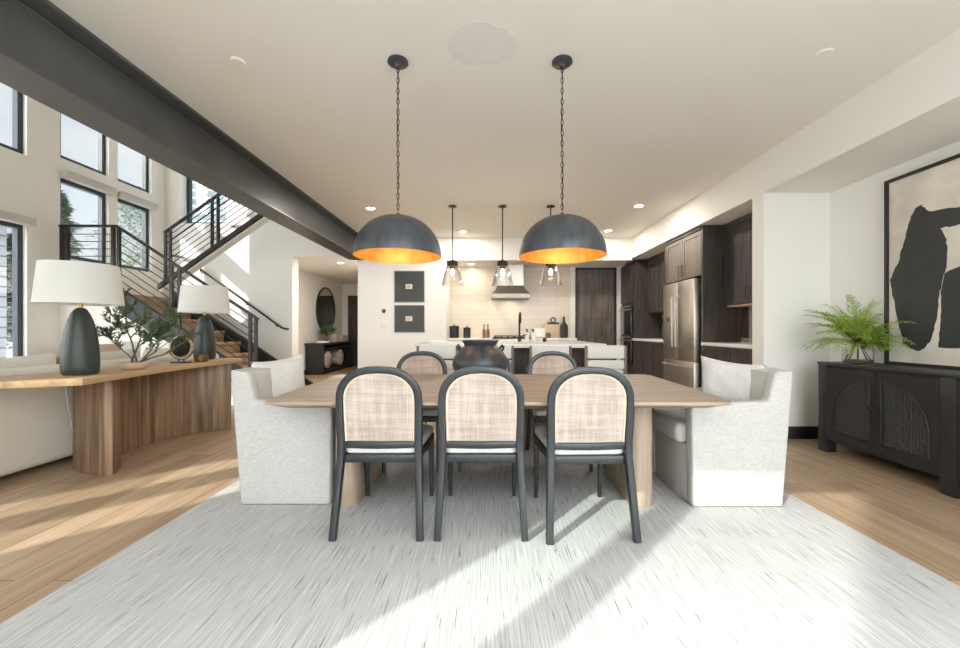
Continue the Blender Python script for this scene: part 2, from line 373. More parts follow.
struct(MB().box(-4.55, 7.75, 2.48, -2.3, 12.15, 2.6).build('ceiling_hall', CEIL, smooth=False), 'lower cream ceiling of the hallway', 'ceiling')
lh = [(5.66, 6.39, 2.13, 3.29), (6.54, 7.20, 2.13, 3.29), (5.66, 6.39, 3.56, 5.4), (6.54, 7.20, 3.56, 5.4),
      (2.6, 5.25, .10, 2.48), (4.55, 5.25, 3.40, 5.4), (.1, 2.2, .10, 2.48)]
struct(wall_holes('X', XL-.15, XL, -.55, 7.5, 0, GT, lh).build('wall_left', WALL, smooth=False), 'tall left wall with two rows of dark framed windows', 'wall')
bh = [(-2.35, -1.73, .05, 2.74), (-1.59, -.32, .05, 2.74), (-.20, 3.30, .05, 2.74), (-5.16, -4.60, .05, 4.6), (-5.88, -5.40, .05, 4.6)]
struct(wall_holes('Y', YB-.1, YB, XL, 3.42, 0, GT, bh).build('wall_behind', WALL, smooth=False), 'window wall behind the viewer', 'wall')
struct(MB().prism([(-6.13, 0), (-3.2, 0), (-5.25, 1.47), (-6.13, 1.47)], 5.66, 5.74, 'Y').build('wall_under_stairs', WALL, smooth=False), 'white wall closing the space under the stairs', 'wall')

# baseboards
struct(MB().box(XH, 3.91, 0, XR, 3.93, .12, .003).box(XH-.015, 3.91, 0, XH, 4.1, .12, .003).build('baseboard_column', BLACKW), 'black baseboard on the stub wall beside the sideboard', 'baseboard')
struct(MB().box(XR-.02, YB, 0, XR, 3.91, .12, .003).build('baseboard_right', BLACKW), 'black baseboard behind the sideboard', 'baseboard')
struct(MB().box(-4.4, 7.75, 0, -4.38, 12, .12, .003).build('baseboard_hall', BLACKW), 'black baseboard along the hallway wall', 'baseboard')
struct(MB().box(-2.46, DW-.015, 0, -.95, DW, .12, .003).build('baseboard_back', BLACKW), 'black baseboard under the two dark wall panels', 'baseboard')
# painted patch on the ceiling
pb = []
for k in range(40):
    a = 2*PI*k/40; r = .22*(1+.05*math.sin(3*a+1)+.03*math.sin(7*a)+.02*math.sin(13*a))
    pb.append((-.03+r*math.cos(a), 2.44+r*.85*math.sin(a)))
struct(MB().prism(pb, CZ-.0015, CZ+.001).build('trim_1', PATCH, smooth=False), 'greyish repaired plaster patch on the ceiling between the dome pendants', 'plaster patch')

# steel I beam
b = MB()
b.box(-2.62, YB, CZ-.022, -2.34, DW, CZ).box(-2.487, YB, CZ-.405, -2.473, DW, CZ-.022).box(-2.62, YB, CZ-.427, -2.34, DW, CZ-.405)
b.tube([(-2.473, YB, CZ-.03), (-2.473, DW, CZ-.03)], .009, 6)
struct(b.build('steel_beam', STEEL, smooth=False), 'long exposed dark grey steel I-beam crossing the ceiling edge', 'beam')

# windows: dark frame + pane, set in the outer part of the wall
wn = 0
def window(axis, pos, u0, u1, z0, z1, label, val=False, mull=None, glass=GLASS, fw=.06):
    global wn; wn += 1
    def bx(mb, a, c, p, d, e=0, p1=None, bev=0):
        if axis == 'X': mb.box(p, a, c, p1, d, e, bev)
        else: mb.box(a, p, c, d, p1, e, bev)
    loc = (pos, (u0+u1)/2, z0) if axis == 'X' else ((u0+u1)/2, pos, z0)
    r = root('window_%d' % wn, loc, label, 'window', kind='structure')
    f = MB(); p0, p1 = pos-.035, pos+.035
    bx(f, u0, z0, p0, u0+fw, z1, p1); bx(f, u1-fw, z0, p0, u1, z1, p1); bx(f, u0+fw, z0, p0, u1-fw, z0+fw, p1); bx(f, u0+fw, z1-fw, p0, u1-fw, z1, p1)
    if mull: bx(f, mull-.04, z0+fw, p0, mull+.04, z1-fw, p1)
    f.build('window_frame', FRAME, r, smooth=False)
    g = MB(); bx(g, u0+fw, z0+fw, pos-.003, u1-fw, z1-fw, pos+.003); g.build('pane', glass, r, smooth=False)
    if val:
        v = MB(); bx(v, u0-.01, z1-.02, pos+.10, u1+.02, z1+.09, pos+.20, .008); v.build('valance', SAGE, r)
    return r
xo = XL-.09
window('X', xo, 5.66, 6.39, 2.13, 3.29, 'lower dark framed window over the stair landing with a roller valance', True)
window('X', xo, 6.54, 7.20, 2.13, 3.29, 'lower dark framed window next to the stair corner', True)
window('X', xo, 5.66, 6.39, 3.56, 5.4, 'upper dark framed window above the landing showing sky')
window('X', xo, 6.54, 7.20, 3.56, 5.4, 'upper dark framed window nearest the stair corner')
window('X', xo, 2.6, 5.25, .10, 2.48, 'large dark framed window behind the sofa and first table lamp', True, 4.0)
window('X', xo, 4.55, 5.25, 3.40, 5.4, 'upper dark framed window above the large sofa window')
window('X', xo, .1, 2.2, .10, 2.48, 'dark framed window on the left wall beside the viewer')
window('Y', DW+.21, -5.85, -4.97, 3.11, 5.3, 'tall window above the upper stair flight')
window('Y', YB-.05, -2.35, -1.73, .05, 2.74, 'narrow glass door panel behind the viewer', glass=GLASSG, fw=.03)
window('Y', YB-.05, -.20, 3.30, .05, 2.74, 'wide glazed opening added behind the viewer on the sideboard side for sky light', fw=.03)  # opening added out of view to bring sky light onto the dining furniture
window('Y', YB-.05, -1.59, -.32, .05, 2.74, 'wide glass door behind the viewer', fw=.03)
window('Y', YB-.05, -5.16, -4.60, .05, 4.6, 'tall narrow window behind the viewer in the living room', fw=.03)
window('Y', YB-.05, -5.88, -5.40, .05, 4.6, 'tall corner window behind the viewer in the living room', fw=.03)

# ------------------------------------------------------------------ rug
tag(MB().box(-1.77, -.35, 0, 1.97, 3.55, .012, .004).build('area_rug', RUG), 'pale grey streaked woven area rug under the dining table', 'rug')

# ------------------------------------------------------------------ dining table
ZT = .70
t = root('dining_table', (.06, 2.72, 0), 'light oak rectangular dining table with slab legs', 'table')
def rounded(corners, rs, n=6):
    out = []; N = len(corners)
    for i, p in enumerate(corners):
        p = Vector(p); a = Vector(corners[i-1]); c = Vector(corners[(i+1) % N]); r = rs if not isinstance(rs, list) else rs[i]
        d1 = (a-p).normalized(); d2 = (c-p).normalized()
        for k in range(n+1):
            q = k/n; p1 = p+d1*r; p2 = p+d2*r
            out.append(tuple((1-q)**2*p1+2*q*(1-q)*p+q*q*p2))
    return out
outer = rounded([(-1.20, 2.08), (1.32, 2.08), (1.38, 3.38), (-1.27, 3.38)], .08)
def scaled(pts, c, k): return [(c[0]+(p[0]-c[0])*(1-k/1.25), c[1]+(p[1]-c[1])*(1-k/.65)) for p in pts]
tm = bmesh.new()
lv = [(outer, ZT), (outer, ZT-.018), (scaled(outer, (.06, 2.72), .07), ZT-.045)]
inner_top = scaled(outer, (.06, 2.72), .003)
lv = [(inner_top, ZT)] + [(outer, ZT-.003), (outer, ZT-.018), (scaled(outer, (.06, 2.72), .07), ZT-.045)]
rings = [[tm.verts.new((p[0], p[1], z)) for p in pts] for pts, z in lv]
for A, B in zip(rings, rings[1:]):
    for k in range(len(A)): tm.faces.new((A[k], A[(k+1) % len(A)], B[(k+1) % len(A)], B[k]))
tm.faces.new(rings[0]); tm.faces.new(rings[-1]); bmesh.ops.recalc_face_normals(tm, faces=tm.faces[:])
m_ = MB(); m_._merge(tm); m_.build('tabletop', TABLE, t, ang=20)
for sx, x0 in ((-1, -.93), (1, .87)):
    lp = rounded([(x0, 2.37), (x0+.145, 2.37), (x0+.145, 3.0), (x0, 3.0)], .071, 8)
    MB().prism(lp, .012, ZT-.044, 'Z', .006).build('leg', TLEG, t)
MB().box(-.785, 2.64, .55, .87, 2.74, ZT-.046, .004).build('stretcher_beam', TLEG, t)

# vase on the table
v = root('round_pot', (-.045, 2.62, ZT), 'squat black two-handled pot in the middle of the dining table', 'vase')
prof = [(0, 0), (.085, 0), (.10, .008), (.145, .06), (.170, .115), (.168, .15), (.14, .19), (.108, .213), (.098, .225), (.104, .240), (.112, .247), (.110, .252), (.098, .248), (.090, .232), (.09, .22), (.12, .19), (.15, .12), (.10, .03), (0, .02)]
MB().lathe([(a*1.09, b*1.24) for a, b in prof], (-.045, 2.62, ZT), 48).build('vase_body', CERAM, v)
for s in (-1, 1):
    MB().tube([(-.045+s*q[0]*1.09, 2.62, ZT+q[1]*1.24) for q in ((.105, .195), (.125, .215), (.137, .228), (.142, .222), (.140, .205), (.130, .193))], .008, 8).build('handle', CERAM, v)

# ------------------------------------------------------------------ cane dining chairs
def make_cane_chair():
    r = root('cane_dining_chair', (0, 0, 0), '', 'chair')

    # rear legs and arch are one bent frame
    path = []
    def lean(z): return .075*max(0, 1-abs(z-.42)/.42) if z < .42 else .075-.055*((z-.42)/.47)**1.25*.82
    leftp = [(-.222, 0, 0), (-.213, lean(.2), .2), (-.204, lean(.40), .40), (-.202, lean(.50), .50), (-.206, lean(.62), .62), (-.206, lean(.69), .69)]
    arch = []
    for k in range(1, 16):
        a = PI-PI*k/16; ex = .80
        x = .206*math.copysign(abs(math.cos(a))**ex, math.cos(a)); z = .70+.163*abs(math.sin(a))**.92
        arch.append((x, lean(z), z))
    rightp = [(-p[0], p[1], p[2]) for p in reversed(leftp)]
    pts = leftp+arch+rightp; N = len(pts)
    wl = [.036 if (i < 3 or i > N-4) else .038 for i in range(N)]
    dl = [.034 if (i < 1 or i > N-2) else (.045 if (i < 5 or i > N-6) else .030) for i in range(N)]
    MB().sweep(pts, wl, dl, Vector((0, 1, 0)), .007).build('back_frame', CHAIRF, r)
    # lower back rail
    MB().sweep([(-.19+.38*k/8, lean(.47)-.018*math.sin(PI*k/8), .468) for k in range(9)], .036, .022, Vector((0, 1, 0)), .005).build('back_rail', CHAIRF, r)
    # cane panel following the inside of the arch
    ins = []
    for x, y, z in [(-.202, 0, .483)]+leftp[4:]+arch+rightp[:2]+[(.202, 0, .483)]:
        k = 1-.018/.19
        ins.append((x*k, z-.016*(max(0, z-.715)/.16)))
    c = MB(); tb = bmesh.new(); ctr = [tb.verts.new((0, lean(z)+sg*.003, z)) for sg in (1,) for z in (.68,)]
    for sg in (-1, 1):
        ring = [tb.verts.new((x, lean(z)+sg*.003, z)) for x, z in ins]; cc = tb.verts.new((0, lean(.66)+sg*.003-.004, .66))
        for a_, b_ in zip(ring, ring[1:]+ring[:1]): tb.faces.new((cc, a_, b_))
    tb.verts.remove(ctr[0]); c._merge(tb); c.build('cane_panel', CANE, r, smooth=False)
    MB().tube([(x*.965, lean(z)-.005, z-.006*(z > .75)) for x, z in ins], .0045, 6, closed=False).build('cane_edging', CANEB, r)
    # seat
    sf = [(-.205, .07), (.205, .07), (.228, .54), (-.228, .54)]
    MB().prism(rounded(sf, .03, 4), .370, .412, 'Z', .005).build('seat_frame', CHAIRF, r)
    MB().prism(rounded([(p[0]*.97, .085 if p[1] < .3 else .535) for p in sf], .05, 5), .412, .462, 'Z', .016, 3).build('seat_cushion', SEAT, r)
    for s in (-1, 1):
        MB().sweep([(s*.205, .545, 0), (s*.205, .525, .20), (s*.205, .512, .375)], [.024, .03, .036], [.024, .03, .036], Vector((0, 1, 0)), .006).build('leg', CHAIRF, r)
        MB().sweep([(s*.207, .06, .455), (s*.209, .12, .415), (s*.213, .24, .392), (s*.215, .34, .388)], .03, .018, Vector((1, 0, 0)), .004).build('side_brace', CHAIRF, r)
    return r
ch0 = make_cane_chair()
near = [(-.562, 2.0, 0, 'black framed cane back chair at the near side, first from the left slipcovered armchair'),
        (-.030, 2.0, 0, 'black framed cane back chair at the near side, directly before the black pot'),
        (.535, 1.975, .035, 'black framed cane back chair at the near side, closest to the right slipcovered armchair')]
far = [(-.575, 3.52, PI, 'black framed cane back chair across the table toward the hallway'),
       (-.0, 3.52, PI, 'black framed cane back chair across the table hidden behind the black pot'),
       (.580, 3.52, PI, 'black framed cane back chair across the table toward the refrigerator')]
for i, (x, y, rz, lab) in enumerate(near+far):
    o = ch0 if i == 0 else copy_tree(ch0)
    o.location = (x, y, .012); o.rotation_euler.z = rz; tag(o, lab, 'chair', 'cane back dining chairs around the table')

# ------------------------------------------------------------------ slipcovered end chairs (built facing +X)
def make_slip(label):
    r = root('slipcovered_armchair', (0, 0, 0), label, 'armchair', 'slipcovered armchairs at the table ends')
    W = .31
    side = [(0, .0), (.545, 0), (.555, .622), (.085, .638), (.045, .812), (-.065, .825)]
    m = MB()
    for y0, y1 in ((-W, -W+.085), (W-.085, W)): m.prism(side, y0, y1, 'Y', .018, 3)
    back = [(-.001, 0), (.12, 0), (.10, .40), (.044, .809), (-.064, .822)]
    m.prism(back, -W+.05, W-.05, 'Y', .004, 2)
    m.box(.10, -W+.08, .0, .545, W-.08, .36, .006)
    m.build('slipcover', LINEN, r)
    # piping seams
    for q in (-W+.004, W-.004): MB().tube([(.541, q, .01), (.549, q, .60), (.535, q, .618), (.13, q, .633)], .0028, 5).build('seam_piping', LINEN, r)
    MB().box(.13, -W+.09, .36, .60, W-.09, .485, .035, 4).build('seat_cushion', LINEN, r)
    return r
s1 = make_slip('oat slipcovered armchair at the table end nearest the wooden console')
s1.location = (-1.505, 2.71, .012)
s2 = copy_tree(s1); s2.location = (1.785, 2.68, .012); s2.rotation_euler.z = PI
tag(s2, 'oat slipcovered armchair at the table end nearest the black sideboard', 'armchair')
def cushion(name, loc, w, h, th, ax, up, m, label, group=None):
    r = MB().pillow(loc, w, h, th, ax, up); o = r.build(name, m)
    me = o.data; c = Vector(loc)
    for vv in me.vertices: vv.co -= c
    o.location = c
    return tag(o, label, 'pillow', group)
cushion('throw_pillow', (-1.445, 2.76, .69), .38, .40, .13, (.55, .85, .10), (-.14, .10, 1), PILLOW, 'pale square pillow in the slipcovered armchair beside the wooden console')
cushion('throw_pillow', (1.68, 2.72, .675), .42, .40, .13, (-.62, .80, .10), (.12, .10, 1), PILLOW, 'pale square pillow in the slipcovered armchair beside the sideboard')

# ------------------------------------------------------------------ dome pendants
def make_dome():
    r = root('dome_pendant', (0, 0, CZ), '', 'pendant lamp')
    MB().lathe([(0, CZ), (.065, CZ), (.067, CZ-.012), (.055, CZ-.022), (.02, CZ-.026), (.012, CZ-.04), (0, CZ-.042)], (0, 0, 0), 32).build('canopy', DOME, r)
    zt, zr, R = 1.845, 1.56, .282
    ch = MB(); z = CZ-.035; k = 0
    while z > zt+.03:
        pts = []
        for q in range(10):
            a = 2*PI*q/10; u = .0085*math.cos(a); w_ = .021*math.sin(a)
            pts.append((u, 0, z-.021+w_) if k % 2 == 0 else (0, u, z-.021+w_))
        ch.tube(pts, .0024, 5, closed=True); z -= .0345; k += 1
    ch.tube([(.004, 0, CZ-.03), (-.006, .004, 2.4), (.005, -.004, 2.1), (0, 0, zt)], .002, 5)
    ch.build('chain', CHAIN, r)
    outp = [(R, zr)]+[(R*math.cos(a)**.92, zr+.265*math.sin(a)**.98) for a in [PI/2*j/16 for j in range(1, 16)]]+[(.012, zr+.268), (.010, zr+.285), (0, zr+.285)]
    inp = [(R, zr), (R-.004, zr)]+[((R-.005)*math.cos(a)**.92, zr+.260*math.sin(a)**.98) for a in [PI/2*j/16 for j in range(1, 16)]]+[(0, zr+.261)]
    sh = MB().lathe(outp, (0, 0, 0), 56).build('dome_shade', DOME, r, ang=60)
    MB().lathe(inp, (0, 0, 0), 56).build('shade_lining', GOLD, sh, ang=60)
    MB().lathe([(0, zr+.262), (.02, zr+.262), (.02, zr+.20), (0, zr+.20)], (0, 0, 0), 16).build('socket', BLK, r)
    bb = MB().lathe([(0, zr+.20), (.014, zr+.195), (.03, zr+.165), (.03, zr+.145), (.018, zr+.125), (0, zr+.12)], (0, 0, 0), 16).build('bulb', BULB, r)
    return r
d0 = make_dome(); d0.location = (-.583, 2.58, CZ)
tag(d0, 'dark dome pendant with gold lining nearer the steel beam', 'pendant lamp', 'dome pendants over the dining table')
d1 = copy_tree(d0); d1.location = (.492, 2.58, CZ)
tag(d1, 'dark dome pendant with gold lining nearer the refrigerator', 'pendant lamp', 'dome pendants over the dining table')

def light(kind, name, loc, energy, col=(1, .9, .78), size=.1, rot=(0, 0, 0), **k):
    l = bpy.data.lights.new(name, kind); l.energy = energy; l.color = col
    if kind == 'AREA': l.shape = 'DISK'; l.size = size
    elif kind in ('POINT', 'SPOT'): l.shadow_soft_size = size
    for a, b_ in k.items(): setattr(l, a, b_)
    o = bpy.data.objects.new(name, l); C.objects.link(o); o.location = loc; o.rotation_euler = rot; return o
for x in (-.583, .492): light('POINT', 'dome_bulb_light', (x, 2.58, 1.67), 1.5, (1, .75, .45), .03)

# ------------------------------------------------------------------ glass island pendants
def make_glass():
    r = root('glass_pendant', (0, 0, CZ), '', 'pendant lamp')
    MB().lathe([(0, CZ), (.06, CZ), (.06, CZ-.012), (.02, CZ-.02), (0, CZ-.02)], (0, 0, 0), 24).build('canopy', CHAIN, r)
    MB().tube([(0, 0, CZ-.015), (0, 0, 2.06)], .008, 8).build('rod', CHAIN, r)
    MB().lathe([(0, 2.08), (.02, 2.075), (.022, 2.06), (.075, 2.055), (.078, 1.99), (.045, 1.985), (.04, 1.95), (0, 1.95)], (0, 0, 0), 24).build('cap', CHAIN, r)
    MB().lathe([(.07, 1.985), (.09, 1.955), (.115, 1.89), (.135, 1.80), (.155, 1.71), (.157, 1.71), (.137, 1.80), (.117, 1.89), (.092, 1.957), (.072, 1.987)], (0, 0, 0), 36).build('glass_shade', CLEAR, r)
    MB().lathe([(0, 1.95), (.012, 1.945), (.026, 1.90), (.024, 1.88), (.012, 1.86), (0, 1.855)], (0, 0, 0), 16).build('bulb', BULB, r)
    return r
g0 = make_glass()
for i, (x, lab) in enumerate(((-.49, 'clear glass bell pendant over the island nearest the dark wall panels'), (.22, 'clear glass bell pendant hanging before the range hood'), (.905, 'clear glass bell pendant partly behind the dome shade nearer the refrigerator'))):
    o = g0 if i == 0 else copy_tree(g0); o.location = (x, 5.6, CZ); tag(o, lab, 'pendant lamp', 'glass pendants over the kitchen island')
    light('POINT', 'island_bulb_light', (x, 5.6, 1.78), 1.2, (1, .78, .5), .03)

# ------------------------------------------------------------------ recessed lights and ceiling caps
dl = [(-1.68, 5.69, CZ, 'recessed downlight in the ceiling beside the steel beam'), (-.43, 7.04, CZ, 'recessed downlight in the ceiling before the soffit, near the first glass pendant'),
      (-.32, 7.9, 2.41, 'recessed downlight in the soffit over the black canisters'), (2.15, 5.58, CZ, 'recessed downlight in front of the refrigerator'),
      (2.14, 6.97, CZ, 'recessed downlight near the pantry door'), (-3.05, 8.2, 2.48, 'recessed downlight in the hallway ceiling')]
for x, y, z, lab in dl:
    r = root('recessed_light', (x, y, z), lab, 'ceiling light', 'recessed downlights')
    MB().lathe([(.075, z), (.078, z-.006), (.058, z-.008), (.055, z)], (x, y, 0), 28).build('trim_ring', WHITE, r)
    MB().lathe([(0, z-.004), (.055, z-.004)], (x, y, 0), 28).build('lens', DOWN, r)
    light('AREA', 'downlight', (x, y, z-.012), 9 if y < 7.5 else (14 if x < -1 else 3), (1, .92, .82), .11)
r = MB().lathe([(0, CZ-.012), (.04, CZ-.012), (.045, CZ-.006), (.045, CZ), (0, CZ)], (-1.63, 2.58, 0), 24).build('sprinkler_cap', CEIL); tag(r, 'small round sprinkler cover in the ceiling near the steel beam', 'sprinkler cover')
r = MB().lathe([(0, CZ-.012), (.04, CZ-.012), (.045, CZ-.006), (.045, CZ), (0, CZ)], (2.14, 2.50, 0), 24).build('sprinkler_cap', CEIL); tag(r, 'small round sprinkler cover in the ceiling above the sideboard side', 'sprinkler cover')

# ------------------------------------------------------------------ console table behind the sofa
t = root('console_table', (-2.9, 3.5, 0), 'curved oak console table behind the sofa carrying two lamps', 'table')
top = [(-3.34, 2.37), (-3.02, 2.43), (-2.80, 2.51), (-2.66, 2.59), (-2.70, 2.85), (-2.76, 3.2), (-2.79, 3.6), (-2.80, 4.0), (-2.79, 4.50), (-3.24, 4.50), (-3.25, 4.0), (-3.25, 3.4), (-3.27, 3.0), (-3.34, 2.8)]
MB().prism(top, .715, .76, 'Z', .003).build('tabletop', CONS, t)
basep = [(-3.19, 3.04), (-3.10, 2.985), (-2.98, 2.945), (-2.82, 2.905), (-2.785, 2.93), (-2.90, 3.12), (-3.06, 3.24), (-3.13, 3.32), (-3.18, 3.5), (-3.20, 3.7), (-3.19, 3.88), (-3.12, 4.05), (-3.0, 4.18), (-2.83, 4.27), (-2.80, 4.30), (-2.83, 4.36), (-3.20, 4.36), (-3.26, 4.0), (-3.27, 3.5), (-3.26, 3.1)]
MB().prism(basep, 0, .715, 'Z', .004).build('curved_base', CONSB, t)

def make_lamp(label):
    r = root('table_lamp', (0, 0, .76), label, 'lamp', 'table lamps on the oak console')
    MB().lathe([(0, 0), (.090, 0), (.098, .01), (.103, .06), (.102, .14), (.096, .22), (.086, .30), (.070, .38), (.052, .435), (.036, .465), (.02, .48), (0, .482)], (0, 0, .76), 36).build('lamp_base', LBASE, r)
    MB().lathe([(0, .475), (.013, .475), (.013, .53), (.006, .535), (.006, .77), (.012, .78), (0, .80)], (0, 0, .76), 16).build('neck', BRASS, r)
    p = [(.232, .525), (.205, .825)]
    MB().lathe([(.236, .505), (.210, .79), (.208, .79), (.234, .505), (.236, .505)], (0, 0, .76), 56).build('lamp_shade', SHADE, r, ang=60)
    m = MB()
    for k in range(3):
        a = 2*PI*k/3; m.tube([(0, 0, 1.54), (.209*math.cos(a), .209*math.sin(a), 1.54)], .0025, 5)
    m.build('shade_spider', BRASS, r)
    return r
l1 = make_lamp('dark green ceramic table lamp with white drum shade at the sofa end of the console'); l1.location = (-2.93, 2.84, .76)
l2 = copy_tree(l1); l2.location = (-3.08, 4.30, .76); tag(l2, 'dark green ceramic table lamp with sunlit shade at the staircase end of the console')
o = MB().tube([(-3.30, 3.06, .714), (-3.315, 3.10, .62), (-3.30, 3.10, .50), (-3.32, 3.16, .25), (-3.325, 3.2, .004)], .003, 5).build('lamp_cord', WHITE); tag(o, 'thin white power cord hanging behind the console end', 'cord')

# bowl with olive branch
bo = (-2.86, 3.20, .76)
r = root('planted_bowl', bo, 'pale wooden bowl with a leafy miniature olive tree on the console', 'plant')
MB().lathe([(0, .002), (.055, .0), (.07, .006), (.098, .035), (.108, .06), (.103, .062), (.09, .042), (0, .035)], bo, 36).build('bowl', PINKW, r)
MB().lathe([(0, .052), (.094, .050)], bo, 24).build('soil', BARK, r)
br = MB(); lf = MB(); rnd = random.Random(3)
def branch(p, d, L, rad, depth):
    p = Vector(p); d = Vector(d).normalized(); pts = [p]; n = 6
    for i in range(n):
        d = (d+Vector((rnd.uniform(-.28, .28), rnd.uniform(-.28, .28), rnd.uniform(-.2, .25)))).normalized(); p = p+d*L/n; pts.append(p)
        if depth > 0 and i >= 2 and rnd.random() < .75:
            branch(p, d+Vector((rnd.uniform(-1, 1), rnd.uniform(-1, 1), rnd.uniform(-.3, .6))), L*.62, rad*.55, depth-1)
        if depth <= 1:
            for q in range(5):
                dd = d+Vector((rnd.uniform(-1.2, 1.2), rnd.uniform(-1.2, 1.2), rnd.uniform(-.6, .9)))
                lf.leaf(p, dd, (rnd.uniform(-1, 1), rnd.uniform(-1, 1), 1), rnd.uniform(.034, .056), .0125)
    br.tube(pts, [rad*(1-.6*i/n) for i in range(n+1)], 6)
B = Vector(bo)+Vector((0, 0, .045))
branch(B+Vector((-.03, 0, 0)), (.30, .1, 1), .28, .009, 2)
branch(B+Vector((.01, .01, 0)), (-.4, .2, 1), .33, .009, 2)
branch(B+Vector((.02, 0, 0)), (.8, .35, .95), .27, .008, 2)
branch(B+Vector((.0, .01, 0)), (.7, 1.3, 1.0), .38, .008, 2)
branch(B+Vector((0, 0, 0)), (-.9, -.1, .9), .27, .006, 2)
branch(B+Vector((.02, 0, 0)), (.8, 1.0, .95), .28, .007, 2)
br.build('branches', BARK, r); lf.build('leaves', OLIVE, r, smooth=False)

# agate disc on stand
ag = (-2.98, 3.84, .76); r = root('agate_stand', ag, 'dark agate disc held in a black metal stand on the console', 'ornament')
MB().box(ag[0]-.085, ag[1]-.035, .76, ag[0]+.085, ag[1]+.035, .772, .003).build('stand_base', BLK, r)
MB().box(ag[0]-.03, ag[1]-.004, .772, ag[0]-.022, ag[1]+.004, .80).box(ag[0]+.022, ag[1]-.004, .772, ag[0]+.03, ag[1]+.004, .80).tube([(ag[0]+.123*math.cos(a), ag[1], .915+.123*math.sin(a)) for a in [PI*1.08+PI*.84*k/16 for k in range(17)]], .005, 6).build('stand_arms', BLK, r)
dk = [(ag[0]+(.112+.002*math.sin(5*a))*math.cos(a), .915+(.112+.002*math.cos(7*a))*math.sin(a)) for a in [2*PI*k/36 for k in range(36)]]
dk2 = [(ag[0]+(p[0]-ag[0])*.86, .915+(p[1]-.915)*.86) for p in dk]
a1 = MB().prism(dk, ag[1]-.009, ag[1]+.009, 'Y', .002).build('agate_disc', AGRIM, r)
MB().prism(dk2, ag[1]-.0115, ag[1]+.0115, 'Y', .002).build('agate_core', AGATE, a1)
o = MB().box(-2.90, 3.90, .76, -2.81, 3.98, .83, .006).build('trinket_box', mat('antique_brass_box', (.20, .12, .05), .35, .8, var=.4, scale=(30, 30, 30))); tag(o, 'small brown metallic cube box beside the second lamp', 'box')

# ------------------------------------------------------------------ sofa
sx0, sx1 = -4.36, -3.36
r = root('sofa', (-3.8, 3.6, 0), 'large cream upholstered sofa behind the wooden console', 'sofa')
MB().prism(rounded([(sx1-.22, 2.30), (sx1, 2.42), (sx1, 5.0), (sx1-.24, 5.0)], .1, 5), .05, .80, 'Z', .06, 4).build('sofa_back', SOFA, r)
MB().box(sx0, 2.32, .05, sx1-.2, 4.98, .30, .03, 3).build('sofa_base', SOFA, r)
for y0, y1 in ((2.55, 3.35), (3.36, 4.16), (4.17, 4.96)):
    MB().box(sx0-.03, y0, .30, sx1-.22, y1, .46, .05, 4).build('seat_cushion', SOFA, r)
for y0, y1 in ((2.62, 3.32), (3.36, 4.12), (4.18, 4.9)):
    MB().pillow((sx1-.30, (y0+y1)/2, .66), y1-y0, .48, .24, (0, 1, 0), (.15, 0, 1)).build('back_cushion', SOFA, r)
MB().box(sx0+.05, 2.5, 0, sx0+.1, 2.55, .05).box(sx1-.12, 2.5, 0, sx1-.07, 2.55, .05).box(sx0+.05, 4.8, 0, sx0+.1, 4.85, .05).box(sx1-.12, 4.8, 0, sx1-.07, 4.85, .05).build('feet', BLK, r)
# lounge chair by the window, curved wood back just showing; low bench; round pillow
r = root('lounge_chair', (-5.0, 4.2, 0), 'low wooden lounge chair by the large window', 'chair')
MB().sweep([(-5.35+.06*k, 4.42-.03*abs(k-5)**1.3*.5, .86-.12-.012*abs(k-5)) for k in range(11)], .10, .03, Vector((0, 1, 0)), .01).build('backrest', TAN, r)
MB().box(-5.32, 3.85, .38, -4.78, 4.42, .46, .02).build('seat', TAN, r)
for x, y in ((-5.3, 3.88), (-4.8, 3.88)): MB().tube([(x, y, 0), (x, y, .38)], .02, 8).build('leg', TAN, r)
for x, y in ((-5.3, 4.4), (-4.8, 4.4)): MB().tube([(x, y, 0), (x, y, .62), (x, y+.01, .70)], .02, 8).build('leg', TAN, r)
r = root('window_bench', (-5.85, 4.8, 0), 'low wooden bench along the living room window', 'bench')
MB().box(-6.10, 4.0, .66, -5.7, 5.6, .71, .005).build('bench_top', TAN, r)
MB().box(-6.05, 4.05, 0, -5.75, 4.1, .66).build('leg', TAN, r); MB().box(-6.05, 5.5, 0, -5.75, 5.55, .66).build('leg', TAN, r)
cushion('round_pillow', (-3.93, 4.05, .80), .28, .30, .16, (.3, 1, 0), (0, 0, 1), mat('tan_wool', (.45, .34, .25), .9), 'tan rounded pillow on the sofa behind the first lamp')
# wall register under the stairs
r = root('wall_vent', (-5.12, 5.65, .98), 'white slatted wall vent under the staircase', 'vent')
MB().box(-5.32, 5.648, .76, -4.98, 5.658, .93, .002).build('vent_frame', WHITE, r)
m = MB()
for k in range(14): m.box(-5.30+.0235*k, 5.642, .775, -5.292+.0235*k, 5.648, .915)
m.build('slats', mat('vent_grey', (.45, .45, .45), .5), r)

